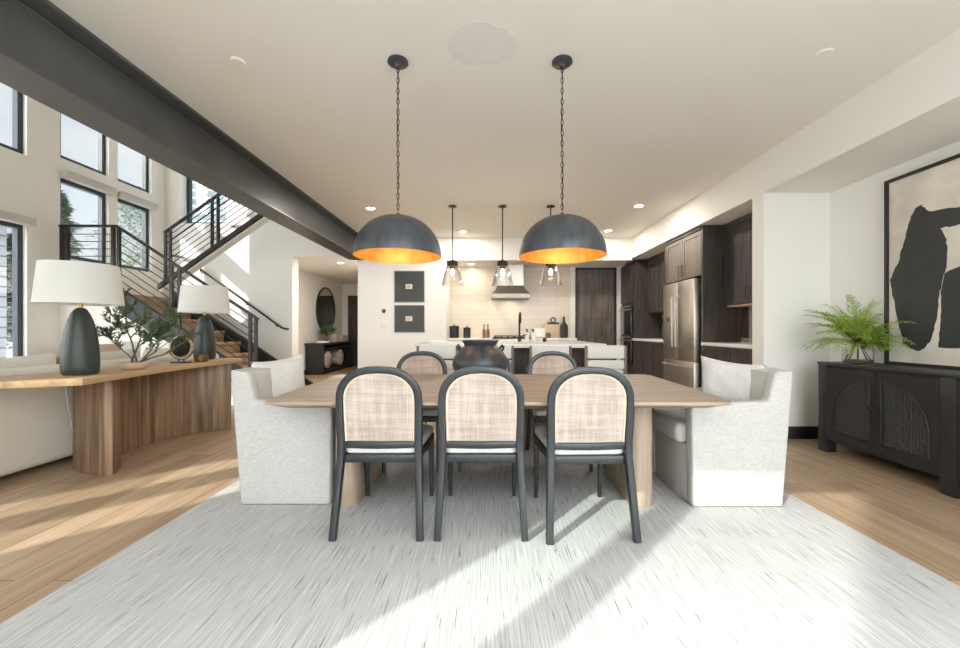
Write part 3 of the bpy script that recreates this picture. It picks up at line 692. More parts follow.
# ------------------------------------------------------------------ staircase
ZL = 1.60; RUN, RISE = .27, .178; XT = -5.15
st = root('staircase', (-4.6, 6.5, 0), 'oak and dark steel switchback staircase behind the sofa', 'staircase')
MB().box(XL+.002, 5.64, ZL-.05, XT, 7.498, ZL, .004).build('landing_deck', TREAD, st)
MB().box(XL+.002, 5.58, ZL-.12, XT-.06, 5.64, ZL+.005).build('landing_fascia', RAIL, st)
for k in range(1, 9):
    z = ZL-RISE*k; xa = XT+RUN*(k-1)
    MB().box(xa-.005, 5.66, z-.045, xa+RUN+.02, 6.50, z, .006).build('tread', TREAD, st)
for k in range(0, 9):
    z = ZL-RISE*k; xa = XT+RUN*k
    MB().box(xa-.02, 5.66, z-RISE, xa-.004, 6.50, z-.045).build('riser', TREAD, st)
sl = RISE/RUN
def strg(y0, y1, h0, h1, name, x0=XT-.06, x1=XT+RUN*8+.1):
    MB().prism([(x0, ZL+h1-sl*(x0-XT)), (x1, max(.0, ZL+h1-sl*(x1-XT))), (x1, 0), (x1-.12, 0), (x0, ZL+h0-sl*(x0-XT))], y0, y1, 'Y').build(name, RAIL, st, smooth=False)
strg(5.58, 5.64, -.32, .03, 'stringer'); strg(6.50, 6.55, -.32, .10, 'stringer')
# upper flight
US = .70; ux0, uz0, ux1 = -5.50, 1.66, -2.75
MB().prism([(ux0, uz0+.10), (ux0, uz0+.18), (ux1, uz0+.18+US*(ux1-ux0)), (ux1, uz0+.10+US*(ux1-ux0))], 6.57, 6.62, 'Y').build('upper_stringer', RAIL, st, smooth=False)
MB().prism([(ux0, uz0+.06), (ux0, uz0+.12), (ux1, uz0+.12+US*(ux1-ux0)), (ux1, uz0+.06+US*(ux1-ux0))], 6.62, 6.76, 'Y').build('upper_soffit', WALL, st, smooth=False)
for k in range(9):
    xa = ux0+.10+.27*k; z = uz0+.13+US*(xa+.28-ux0)
    MB().box(xa, 6.62, z, xa+.28, 6.76, z+.04, .004).build('upper_tread', WALL, st)
# guard rail, lower flight and landing
gr = root('stair_guard', (-4.8, 5.61, 0), 'dark steel guard rail with thin rods on the landing and lower flight', 'railing')
def sq(mb, x, y, z0, z1, h=.019): mb.box(x-h, y-h, z0, x+h, y+h, z1)
gy = 5.61; xr0, xr1 = XT-.12, XT+RUN*7+.0
def rz(x): return 2.55 if x <= xr0 else 2.55-sl*(x-xr0)
for x in (-6.05, -5.97, xr0-.05, xr0+.03, -4.49, -4.38, -3.37, -3.29):
    m = MB(); sq(m, x, gy, rz(x)-.97-(.1 if x > xr0 else 0), rz(x)); m.build('post', RAIL, gr, smooth=False)
MB().sweep([(-6.08, gy, 2.56), (xr0, gy, 2.56), (-3.26, gy, rz(-3.26)+.01)], .035, .045, Vector((0, 1, 0)), .004).build('top_rail', RAIL, gr)
for k in range(1, 9):
    dz = -.105*k; MB().tube([(-6.05, gy, 2.55+dz), (xr0, gy, 2.55+dz), (-3.30, gy, rz(-3.30)+dz)], .0065, 6).build('rod', RAIL, gr)
# upper guard
ug = root('upper_stair_guard', (-4.4, 6.595, 2), 'dark steel guard rail climbing the upper stair flight', 'railing')
uy = 6.595
def uz(x): return uz0+.18+US*(x-ux0)
for x in (-5.38, -5.30, -4.60, -4.50, -3.75):
    m = MB(); sq(m, x, uy, uz(x)-.03, uz(x)+.80, .018); m.build('post', RAIL, ug, smooth=False)
MB().sweep([(-5.40, uy, uz(-5.4)+.80), (-3.2, uy, uz(-3.2)+.80)], .035, .045, Vector((0, 1, 0)), .004).build('top_rail', RAIL, ug)
for k in range(1, 8):
    MB().tube([(-5.38, uy, uz(-5.38)+.80-.10*k), (-3.2, uy, uz(-3.2)+.80-.10*k)], .012 if k == 2 else .0065, 6).build('rod', RAIL, ug)
hr = root('stair_handrail', (-4.9, 7.44, 1.8), 'thin dark handrail fixed to the white wall beside the stairs', 'handrail')
MB().tube([(-5.98, 7.49, 2.50), (-5.98, 7.42, 2.50), (-5.7, 7.42, 2.44), (-3.86, 7.42, 1.12), (-3.78, 7.42, 1.10), (-3.78, 7.49, 1.10)], .018, 8).build('rail', RAIL, hr)
for x, z in ((-5.4, 2.22), (-4.55, 1.62), (-3.98, 1.21)): MB().tube([(x, 7.50, z-.06), (x, 7.45, z-.06), (x, 7.42, z-.01)], .010, 6).build('bracket', RAIL, hr)

# ------------------------------------------------------------------ hallway
r = root('round_mirror', (-4.39, 10.72, 1.62), 'large round black framed mirror on the hallway wall', 'mirror')
MB().tube([(-4.375, 10.72+.60*math.cos(a), 1.62+.60*math.sin(a)) for a in [2*PI*k/48 for k in range(48)]], .022, 8, closed=True).build('mirror_frame', BLK, r)
MB().prism([(10.72+.59*math.cos(2*PI*k/48), 1.62+.59*math.sin(2*PI*k/48)) for k in range(48)], -4.395, -4.37, 'X').build('mirror_glass', MIRROR, r, smooth=False)
r = root('hall_console', (-4.17, 10.5, 0), 'black console with an open shelf under the round mirror', 'console')
MB().box(-4.38, 9.45, .72, -3.93, 11.55, .76, .004).build('console_top', BLACKW, r)
MB().box(-4.37, 9.5, 0, -3.95, 9.56, .72).build('side_panel', BLACKW, r); MB().box(-4.37, 11.44, 0, -3.95, 11.5, .72).build('side_panel', BLACKW, r)
MB().box(-4.37, 9.56, .06, -3.95, 11.44, .10).build('shelf', BLACKW, r); MB().box(-4.37, 9.56, .10, -4.35, 11.44, .72).build('back_panel', BLACKW, r)
MB().box(-4.35, 9.56, .60, -3.96, 11.44, .63).build('shelf', BLACKW, r)
for y, lab in ((9.92, 'rolled beige knit blanket on the console shelf nearer the stairs side'), (10.75, 'rolled beige knit blanket on the console shelf nearer the dark door')):
    m = MB(); m.tube([(-4.3, y, .34), (-4.27, y, .34), (-4.0, y, .34), (-3.96, y, .34)], [.12, .22, .22, .14], 20)
    tag(m.build('rolled_blanket', BLANK), lab, 'blanket', 'rolled blankets in the hallway console')
o = MB().box(-4.2, 9.7, .76, -3.98, 10.0, .785, .002).box(-4.19, 9.72, .785, -3.99, 9.98, .805, .002).build('book_stack', WHITE); tag(o, 'two white books lying flat on the hallway console', 'books')
r = root('leafy_vase', (-4.15, 10.15, .76), 'glass vase with broad dark green leaves on the hallway console', 'plant')
MB().lathe([(0, 0), (.06, 0), (.075, .08), (.05, .17), (.055, .2), (.05, .2), (.045, .17), (.07, .08), (0, .01)], (-4.15, 10.15, .76), 20).build('glass_vase', CLEAR, r)
m = MB(); rnd = random.Random(5); stem = MB()
for k in range(26):
    a = rnd.uniform(0, 2*PI); e = rnd.uniform(.25, 1.1); d = Vector((math.cos(a)*math.cos(e)*.6, math.sin(a)*math.cos(e), math.sin(e)))
    p0 = Vector((-4.15, 10.15, .90)); p1 = p0+d*rnd.uniform(.08, .22); stem.tube([p0, p1], .004, 5); m.leaf(p1, d, (rnd.uniform(-.5, .5), rnd.uniform(-.5, .5), 1), rnd.uniform(.16, .26), .09)
m.build('leaves', DKLEAF, r, smooth=False); stem.build('stems', BARK, r)
o = MB().box(-4.14, 10.35, .76, -3.97, 10.62, .97, .01).build('storage_box', mat('blush_box', (.55, .43, .36), .8)); tag(o, 'blush square box on the hallway console', 'box')
o = MB().box(-4.2, 10.75, .76, -3.97, 11.3, .93, .01).build('storage_tray', mat('grey_box', (.50, .46, .42), .8)); tag(o, 'long pale grey box on the hallway console', 'box')
r = root('door_1', (-3.8, 11.98, 0), 'dark panelled door at the end of the hallway', 'door', kind='structure')
MB().box(-4.22, 11.95, 0, -3.30, 12.0, 2.12, .003).build('door_slab', CAB, r)
r = root('light_switch', (-4.39, 9.15, 1.15), 'white light switch plate on the hallway wall', 'switch'); MB().box(-4.4, 9.11, 1.09, -4.39, 9.19, 1.21, .003).build('switch_plate', WHITE, r); MB().box(-4.39, 9.135, 1.13, -4.386, 9.165, 1.17).build('rocker', WHITE, r)

# ------------------------------------------------------------------ two dark wall panels, thermostat, switch
for z0, z1, lab in ((1.60, 2.21, 'upper dark glossy wall panel with a cream sticker'), (1.03, 1.56, 'lower dark glossy wall panel with a cream sticker')):
    r = root('wall_panel', (-1.475, DW-.01, z0), lab, 'wall panel', 'dark panels on the white wall')
    MB().box(-1.77, DW-.012, z0, -1.18, DW, z1, .003).build('panel_frame', mat('pale_metal_trim', (.45, .45, .43), .4, .3), r)
    MB().box(-1.755, DW-.016, z0+.014, -1.195, DW-.011, z1-.014).build('panel_glass', PANELG, r)
    c = (z0+z1)/2; lb = MB().box(-1.545, DW-.019, c-.045, -1.42, DW-.016, c+.045).build('sticker', CREAM, r)
    m = MB()
    for k in range(3): m.box(-1.53, DW-.0205, c+.018-.022*k, -1.437-.02*(k % 2), DW-.019, c+.026-.022*k)
    m.build('print_lines', SMALLT, lb)
r = root('thermostat', (-1.96, DW, 1.44), 'round black thermostat on a white plate beside the dark wall panels', 'thermostat')
MB().box(-2.02, DW-.008, 1.38, -1.90, DW, 1.50, .003).build('wall_plate', WHITE, r)
MB().prism([(-1.96+.038*math.cos(2*PI*k/28), 1.44+.038*math.sin(2*PI*k/28)) for k in range(28)], DW-.03, DW-.008, 'Y', .003).build('dial', BLKG, r)
r = root('light_switch', (-1.96, DW, 1.17), 'white light switch plate below the thermostat', 'switch')
MB().box(-2.02, DW-.007, 1.11, -1.90, DW, 1.23, .003).build('switch_plate', WHITE, r); MB().box(-1.985, DW-.011, 1.14, -1.935, DW-.007, 1.20).build('rocker', WHITE, r)

# ------------------------------------------------------------------ kitchen back run
tag(MB().box(-.78, 8.285, .92, 1.75, 8.30, 2.41).build('backsplash', TILE, smooth=False), 'cream horizontal tile backsplash behind the range hood', 'backsplash')
def shaker_y(mb, x0, x1, z0, z1, y, t=.02, fr=.06):
    mb.box(x0, y+.008, z0, x1, y+t, z1); mb.box(x0, y, z0, x0+fr, y+t, z1, .002, 1); mb.box(x1-fr, y, z0, x1, y+t, z1, .002, 1); mb.box(x0+fr, y, z0, x1-fr, y+t, z0+fr, .002, 1); mb.box(x0+fr, y, z1-fr, x1-fr, y+t, z1, .002, 1); return mb
def shaker_x(mb, y0, y1, z0, z1, x, t=.02, fr=.06):
    mb.box(x+.008, y0, z0, x+t, y1, z1); mb.box(x, y0, z0, x+t, y0+fr, z1, .002, 1); mb.box(x, y1-fr, z0, x+t, y1, z1, .002, 1); mb.box(x, y0+fr, z0, x+t, y1-fr, z0+fr, .002, 1); mb.box(x, y0+fr, z1-fr, x+t, y1-fr, z1, .002, 1); return mb
def hbar(p, q, r=.005, off=(0, -.03, 0)):
    p = Vector(p); q = Vector(q); o = Vector(off); return MB().tube([p, p+o, q+o, q], r, 6)
for x0, x1, lab in ((-.78, .12, 'dark base cabinet under the black canisters'), (.90, 1.75, 'dark base cabinet under the cutting boards')):
    r = root('base_cabinet', ((x0+x1)/2, 7.95, 0), lab, 'cabinet', 'base cabinets on the kitchen back wall')
    MB().box(x0+.003, 7.70, .0, x1-.003, 8.283, .88).build('cabinet_body', CAB, r, smooth=False)
    mid = (x0+x1)/2
    for a, b_ in ((x0+.01, mid-.004), (mid+.004, x1-.01)):
        d = shaker_y(MB(), a, b_, .12, .86, 7.678).build('door', CAB, r, smooth=False)
        hx = b_-.04 if a < mid-.1 else a+.04
        hbar((hx, 7.678, .66), (hx, 7.678, .80)).build('handle', BLK, d)
tag(MB().box(-.775, 7.65, .88, .115, 8.284, .92, .004).build('countertop', COUNTER), 'white countertop left of the range carrying black canisters', 'countertop')
tag(MB().box(.905, 7.65, .88, 1.75, 8.284, .92, .004).build('countertop', COUNTER), 'white countertop right of the range carrying cutting boards', 'countertop')
r = root('kitchen_range', (.51, 7.95, 0), 'black and steel range under the hood', 'stove')
MB().box(.125, 7.66, .0, .895, 8.28, .91, .004).build('range_body', SS, r); MB().box(.17, 7.65, .15, .85, 7.66, .70).build('oven_window', BLKG, r)
MB().box(.125, 7.64, .91, .895, 8.28, .935, .003).build('cooktop', BLK, r); hbar((.2, 7.65, .76), (.82, 7.65, .76), .01, (0, -.04, 0)).build('handle', SS, r)
m = MB()
for k in range(6): m.box(.16+.125*k, 7.70, .935, .175+.125*k, 8.2, .965)
m.box(.15, 7.8, .955, .87, 7.815, .968).box(.15, 8.1, .955, .87, 8.115, .968).build('grates', BLK, r)
HOODM = mat('hood_steel', (.36, .335, .30), .38, .9)
r = root('range_hood', (.45, 8.1, 1.72), 'stainless steel chimney range hood', 'range hood')
hx0, hx1 = .09, .86
t_ = bmesh.new(); secs = [(1.72, hx0, hx1, 7.80), (1.80, hx0, hx1, 7.80), (1.90, hx0+.09, hx1-.09, 7.92), (1.98, .20, .75, 8.0), (1.99, .20, .75, 8.0)]
rg = [[t_.verts.new((a, y, z)), t_.verts.new((b_, y, z)), t_.verts.new((b_, 8.284, z)), t_.verts.new((a, 8.284, z))] if 0 else [t_.verts.new((a, y, z)), t_.verts.new((b_, y, z)), t_.verts.new((b_, 8.284, z)), t_.verts.new((a, 8.284, z))] for z, a, b_, y in secs]
for A, Bq in zip(rg, rg[1:]):
    for k in range(4): t_.faces.new((A[k], A[(k+1) % 4], Bq[(k+1) % 4], Bq[k]))
t_.faces.new(rg[0]); t_.faces.new(rg[-1]); bmesh.ops.recalc_face_normals(t_, faces=t_.faces[:]); m = MB(); m._merge(t_); m.build('hood_canopy', HOODM, r, smooth=False)
MB().box(.21, 8.0, 1.99, .74, 8.284, 2.41).build('chimney', SS, r, smooth=False)
MB().box(hx0+.04, 7.84, 1.712, hx1-.04, 8.25, 1.72).build('filter', SSD, r)
light('AREA', 'hood_light', (.475, 8.0, 1.70), 1.2, (1, .85, .65), .2)

# pantry door
r = root('door_2', (2.29, 8.28, 0), 'rustic dark knotty wood pantry door', 'door', kind='structure')
KN = mat('rustic_knotty_door', (.12, .098, .08), .5, var=.7, scale=(12, 12, 1.6), detail=7)
MB().box(1.86, 8.27, 0, 1.91, 8.30, 2.39).box(2.67, 8.27, 0, 2.72, 8.30, 2.39).box(1.86, 8.27, 2.34, 2.72, 8.30, 2.39).build('door_frame', BLACKW, r, smooth=False)
d = MB(); d.box(1.915, 8.282, .02, 2.665, 8.30, 2.335)
for a, b_ in ((1.915, 2.03), (2.55, 2.665)): d.box(a, 8.268, .02, b_, 8.29, 2.335, .003)
for a, b_ in ((.02, .22), (1.32, 1.45), (2.20, 2.335)): d.box(2.03, 8.268, a, 2.55, 8.29, b_, .003)
d.build('door_slab', KN, r, smooth=False); hbar((2.60, 8.268, .98), (2.60, 8.268, 1.12), .007).build('handle', BLK, r)

# ------------------------------------------------------------------ right run
XF = 2.81; UF = 3.09
tag(MB().box(XR-.012, 4.1, .92, XR, 5.13, 1.40).build('backsplash', TILER, smooth=False), 'small blush tile backsplash on the right kitchen wall', 'backsplash')
tag(MB().box(XR-.012, 6.2, .92, XR, 7.58, 1.40).build('backsplash', CAB, smooth=False), 'dark backsplash between refrigerator and ovens', 'backsplash')
# near base + counter
def base_x(y0, y1, lab, drawers=True, grp='base cabinets along the right kitchen wall'):
    r = root('base_cabinet', (3.1, (y0+y1)/2, 0), lab, 'cabinet', grp)
    MB().box(XF+.02, y0, .0, 3.40, y1, .88).build('cabinet_body', CAB, r, smooth=False)
    n = max(1, round((y1-y0)/.5)); w = (y1-y0)/n
    for k in range(n):
        a, b_ = y0+w*k+.004, y0+w*(k+1)-.004
        if drawers:
            for z0, z1 in ((.12, .37), (.38, .63), (.64, .87)):
                d = shaker_x(MB(), a, b_, z0, z1, XF, fr=.045).build('drawer', CAB, r, smooth=False)
                hbar((XF, (a+b_)/2-.07, (z0+z1)/2), (XF, (a+b_)/2+.07, (z0+z1)/2), .005, (-.03, 0, 0)).build('handle', BLK, d)
        else:
            d = shaker_x(MB(), a, b_, .12, .87, XF).build('door', CAB, r, smooth=False)
            hbar((XF, b_-.04, .66), (XF, b_-.04, .80), .005, (-.03, 0, 0)).build('handle', BLK, d)
base_x(4.105, 5.12, 'dark drawer cabinet between the stub wall and the refrigerator')
base_x(6.24, 7.57, 'dark base cabinet between the refrigerator and the ovens', False)
tag(MB().box(XF-.03, 4.102, .88, 3.405, 5.125, .92, .004).build('countertop', COUNTER), 'white countertop near the red bottle beside the refrigerator panel', 'countertop')
tag(MB().box(XF-.03, 6.24, .88, 3.405, 7.575, .92, .004).build('countertop', COUNTER), 'white countertop between refrigerator and ovens', 'countertop')
def upper_x(y0, y1, xf, z0, z1, n, lab, m=CAB, back=3.41, mf=None):
    r = root('wall_cabinet', (3.2, (y0+y1)/2, z0), lab, 'cabinet', 'dark wall cabinets on the right')
    MB().box(xf+.02, y0, z0, back, y1, z1).build('cabinet_body', m, r, smooth=False); w = (y1-y0)/n
    MB().box(xf-.015, y0-.0, z1, back, y1, HB-.002, .003).build('crown_moulding', m, r)
    for k in range(n):
        a, b_ = y0+w*k+.004, y0+w*(k+1)-.004
        d = shaker_x(MB(), a, b_, z0+.004, z1-.004, xf).build('door', mf or m, r, smooth=False)
        hy = b_-.04 if k % 2 == 0 else a+.04
        hbar((xf, hy, z0+.06), (xf, hy, z0+.20), .005, (-.03, 0, 0)).build('handle', BLK, d)
upper_x(4.11, 5.12, UF, 1.40, 2.40, 2, 'dark wall cabinet above the counter with the red bottle')
upper_x(5.17, 6.18, XF, 1.80, 2.40, 2, 'lighter grey brown cabinet above the refrigerator', CAB, mf=CABF)
upper_x(6.24, 7.57, UF, 1.40, 2.40, 3, 'dark wall cabinet between the refrigerator and the ovens')
tag(MB().box(UF+.02, 4.15, 1.375, 3.3, 5.1, 1.395).build('light_rail', LIGHTW), 'pale wood light rail under the near wall cabinet', 'light rail')
tag(MB().box(XF, 5.13, 0, 3.41, 5.165, 2.445).build('side_panel', CAB, smooth=False), 'tall dark wood panel on the near side of the refrigerator', 'cabinet panel')
tag(MB().box(XF, 6.19, 0, 3.41, 6.235, 2.445).build('side_panel', CAB, smooth=False), 'tall dark wood panel on the far side of the refrigerator', 'cabinet panel')
r = root('refrigerator', (3.05, 5.68, 0), 'stainless french door refrigerator', 'refrigerator')
MB().box(2.86, 5.22, .03, 3.40, 6.14, 1.775, .004).build('fridge_body', SSD, r)
d1_ = MB().box(2.745, 5.225, .66, 2.855, 5.677, 1.77, .008).build('door', SS, r)
d2_ = MB().box(2.745, 5.683, .66, 2.855, 6.135, 1.77, .008).build('door', SS, r)
d3_ = MB().box(2.745, 5.225, .06, 2.855, 6.135, .65, .008).build('freezer_drawer', SS, r)
hbar((2.745, 5.63, .84), (2.745, 5.63, 1.56), .012, (-.055, 0, 0)).build('handle', SS, d1_)
hbar((2.745, 5.73, .84), (2.745, 5.73, 1.56), .012, (-.055, 0, 0)).build('handle', SS, d2_)
hbar((2.745, 5.30, .575), (2.745, 6.06, .575), .012, (-.055, 0, 0)).build('handle', SS, d3_)
MB().box(2.742, 5.92, 1.20, 2.746, 6.02, 1.27).build('control_label', mat('green_display', (.02, .12, .07), .3), d2_)
r = root('oven_tower', (3.1, 7.94, 0), 'dark tall cabinet with two stacked wall ovens', 'oven')
MB().box(XF+.02, 7.585, 0, 3.41, 8.28, 2.40).build('cabinet_body', CAB, r, smooth=False)
for a, b_ in ((7.59, 7.93), (7.94, 8.275)):
    shaker_x(MB(), a, b_, 1.62, 2.38, XF, fr=.05).build('door', CAB, r, smooth=False)
for z0, z1 in ((.40, .96), (.99, 1.56)):
    ov = MB().box(XF-.02, 7.62, z0, XF+.02, 8.25, z1, .004).build('oven_door', BLKG, r)
    hbar((XF-.02, 7.68, z1-.08), (XF-.02, 8.2, z1-.08), .010, (-.05, 0, 0)).build('handle', SS, ov)
    MB().box(XF-.022, 7.62, z1-.03, XF-.02, 8.25, z1).box(XF-.022, 7.62, z0, XF-.02, 7.64, z1).build('oven_trim', SS, ov)

# things on the counters
def canister(x, y, z, rr, h, lab):
    r = root('canister', (x, y, z), lab, 'canister', 'black canisters on the back counter')
    MB().lathe([(0, 0), (rr, 0), (rr, h), (0, h)], (x, y, z), 24).build('canister_body', BLK, r)
    MB().lathe([(0, h), (rr*1.03, h), (rr*1.03, h+.018), (rr*.3, h+.024), (.012, h+.03), (.012, h+.055), (0, h+.058)], (x, y, z), 24).build('lid', BLK, r)
canister(-.66, 7.95, .92, .095, .22, 'larger matte black lidded canister'); canister(-.405, 7.95, .92, .072, .19, 'smaller matte black lidded canister beside the larger one')
for x, lab in ((-.06, 'brown glass oil bottle on the back counter'), (.02, 'brown glass vinegar bottle beside the range')):
    r = root('oil_bottle', (x, 7.95, .92), lab, 'bottle', 'oil bottles by the range')
    MB().lathe([(0, 0), (.034, 0), (.034, .14), (.012, .19), (.012, .24), (0, .24)], (x, 7.95, .92), 16).build('bottle_body', mat('brown_glass', (.22, .09, .05), .2), r)
    MB().lathe([(0, .24), (.014, .24), (.014, .27), (0, .27)], (x, 7.95, .92), 12).build('cap', BLK, r)
o = MB().box(1.15, 8.17, .92, 1.62, 8.20, 1.20, .006).build('cutting_board', LIGHTW); tag(o, 'large pale wood rectangular cutting board leaning on the tile', 'cutting board')
bp_ = [(1.50, .0), (1.64, .0), (1.65, .02), (1.65, .24), (1.62, .29), (1.595, .32), (1.59, .42), (1.575, .44), (1.56, .44), (1.547, .42), (1.545, .32), (1.515, .29), (1.49, .24), (1.49, .02)]
o = MB().prism([(p[0]+.02, .92+p[1]) for p in bp_], 8.12, 8.145, 'Y', .003).build('bottle_shaped_board', BLK); tag(o, 'black bottle-shaped cutting board with a handle', 'cutting board')
m = MB().box(1.26, 8.205, .92, 1.50, 8.225, 1.24, .005).tube([(1.38+.05*math.cos(a), 8.215, 1.29+.05*math.sin(a)) for a in [2*PI*k/20 for k in range(20)]], .012, 6, closed=True); tag(m.build('ring_handle_board', BLK), 'black cutting board with a ring handle behind the pale board', 'cutting board')
r = root('toaster', (1.05, 8.0, .92), 'white toaster beside the pale cutting board', 'toaster')
MB().box(.93, 7.92, .93, 1.18, 8.1, 1.12, .03, 3).build('toaster_body', WHITE, r); MB().box(.97, 7.98, 1.119, 1.14, 8.0, 1.122).build('slot', BLK, r)
o = MB().lathe([(0, 0), (.04, 0), (.055, .05), (.04, .10), (0, .11)], (1.24, 7.95, .92), 16).build('round_jar', mat('wicker_jar', (.14, .10, .06), .8)); tag(o, 'small brown round jar before the pale cutting board', 'jar')
r = root('dark_vase', (3.0, 6.62, .92), 'tall dark vase with dried amber flowers beside the refrigerator', 'vase')
MB().lathe([(0, 0), (.05, 0), (.06, .10), (.055, .22), (.035, .28), (.04, .31), (0, .31)], (3.0, 6.62, .92), 20).build('vase_body', CERAM, r)
m = MB(); rnd = random.Random(9)
for k in range(30): m.leaf((3.0, 6.62, 1.22), (rnd.uniform(-.6, .6), rnd.uniform(-.6, .6), 1), (rnd.uniform(-1, 1), rnd.uniform(-1, 1), .3), rnd.uniform(.08, .15), .03)
m.build('dried_flowers', mat('dried_amber', (.45, .22, .08), .8), r, smooth=False)
r = root('red_bottle', (3.30, 4.55, .92), 'red squeeze bottle on the near kitchen counter', 'bottle')
MB().lathe([(0, 0), (.035, 0), (.038, .06), (.036, .20), (.015, .24), (0, .24)], (3.22, 4.42, .92), 16).build('bottle_body', RED, r); MB().lathe([(0, .24), (.016, .24), (.01, .29), (0, .29)], (3.22, 4.42, .92), 12).build('cap', GREEN, r)
o = MB().box(3.0, 4.40, .92, 3.14, 4.66, .985, .004).build('glass_tray', CLEAR); tag(o, 'small clear container on the near kitchen counter', 'container')

# ------------------------------------------------------------------ island
r = root('kitchen_island', (.27, 5.15, 0), 'kitchen island with white quartz top and dark base', 'island')
MB().box(-.62, 4.80, 0, 1.20, 5.80, .88).build('island_base', CAB, r, smooth=False)
MB().box(-.80, 4.38, .88, 1.33, 5.88, .925, .004).build('countertop', COUNTER, r)
for k in range(4):
    shaker_y(MB(), -.61+.4525*k, -.165+.4525*k, .05, .86, 4.778).build('back_panel', CABF if 0 else CAB, r, smooth=False)
for x in (-.74,): MB().box(x-.02, 4.44, 0, x+.02, 4.48, .88, .004).build('leg', SS, r)
r = root('kitchen_faucet', (.44, 5.35, .925), 'matte black gooseneck faucet on the island', 'faucet')
MB().tube([(.44, 5.35, .925), (.44, 5.35, 1.22), (.44, 5.33, 1.28), (.44, 5.27, 1.31), (.44, 5.20, 1.29), (.44, 5.17, 1.22), (.44, 5.17, 1.17)], .013, 10).build('spout', BLK, r)
MB().tube([(.44, 5.35, .925), (.44, 5.35, .99)], .024, 12).build('faucet_base', BLK, r); MB().tube([(.46, 5.35, .99), (.53, 5.35, 1.02)], .008, 8).build('lever', BLK, r)
for x, lab in ((.555, 'white soap dispenser nearer the faucet'), (.64, 'white soap dispenser farther from the faucet')):
    r = root('soap_dispenser', (x, 5.45, .925), lab, 'soap dispenser', 'soap dispensers on the island')
    MB().lathe([(0, 0), (.03, 0), (.032, .11), (.02, .125), (0, .125)], (x, 5.45, .925), 18).build('bottle_body', WHITE, r); MB().lathe([(0, .125), (.01, .125), (.01, .17), (0, .17)], (x, 5.45, .925), 10).tube([(x, 5.45, 1.09), (x-.03, 5.42, 1.085)], .005, 6).build('pump', BLK, r)
o = MB().lathe([(0, 0), (.025, 0), (.025, .05), (0, .055)], (.76, 5.2, .925), 14).build('small_jar', BLK); tag(o, 'small black jar on the island', 'jar')
# stools
WOODP = mat('taupe_stool_wood', (.20, .145, .10), .5, var=.2, scale=(20, 20, 3))
def make_stool():
    r = root('counter_stool', (0, 0, 0), '', 'stool')
    MB().box(-.20, -.0, .60, .20, .42, .67, .025, 3).build('seat', SEAT, r)
    bk = MB().box(-.188, -.035, .79, .188, .005, .925, .012, 3).build('backrest', SEAT, r)
    MB().box(-.188, -.03, .68, .188, .0, .775, .012, 3).build('lower_back_pad', SEAT, r)
    for s in (-1, 1):
        MB().sweep([(s*.20, -.06, 0), (s*.20, -.01, .5), (s*.20, -.02, .92)], .022, .035, Vector((0, 1, 0)), .004).build('leg', WOODP, r)
        MB().sweep([(s*.19, .44, 0), (s*.19, .40, .6)], .024, .03, Vector((0, 1, 0)), .004).build('leg', WOODP, r)
    MB().box(-.19, .40, .22, .19, .425, .245).build('footrest', WOODP, r)
    return r
s0 = make_stool()
for i, (x, lab) in enumerate(((-.50, 'pale upholstered counter stool at the hallway end of the island'), (.06, 'pale upholstered counter stool behind the black pot'), (.64, 'pale upholstered counter stool behind the far cane chair toward the refrigerator'), (1.20, 'pale upholstered counter stool at the refrigerator end of the island'))):
    o = s0 if i == 0 else copy_tree(s0); o.location = (x, 4.0, 0); tag(o, lab, 'stool', 'counter stools along the island')

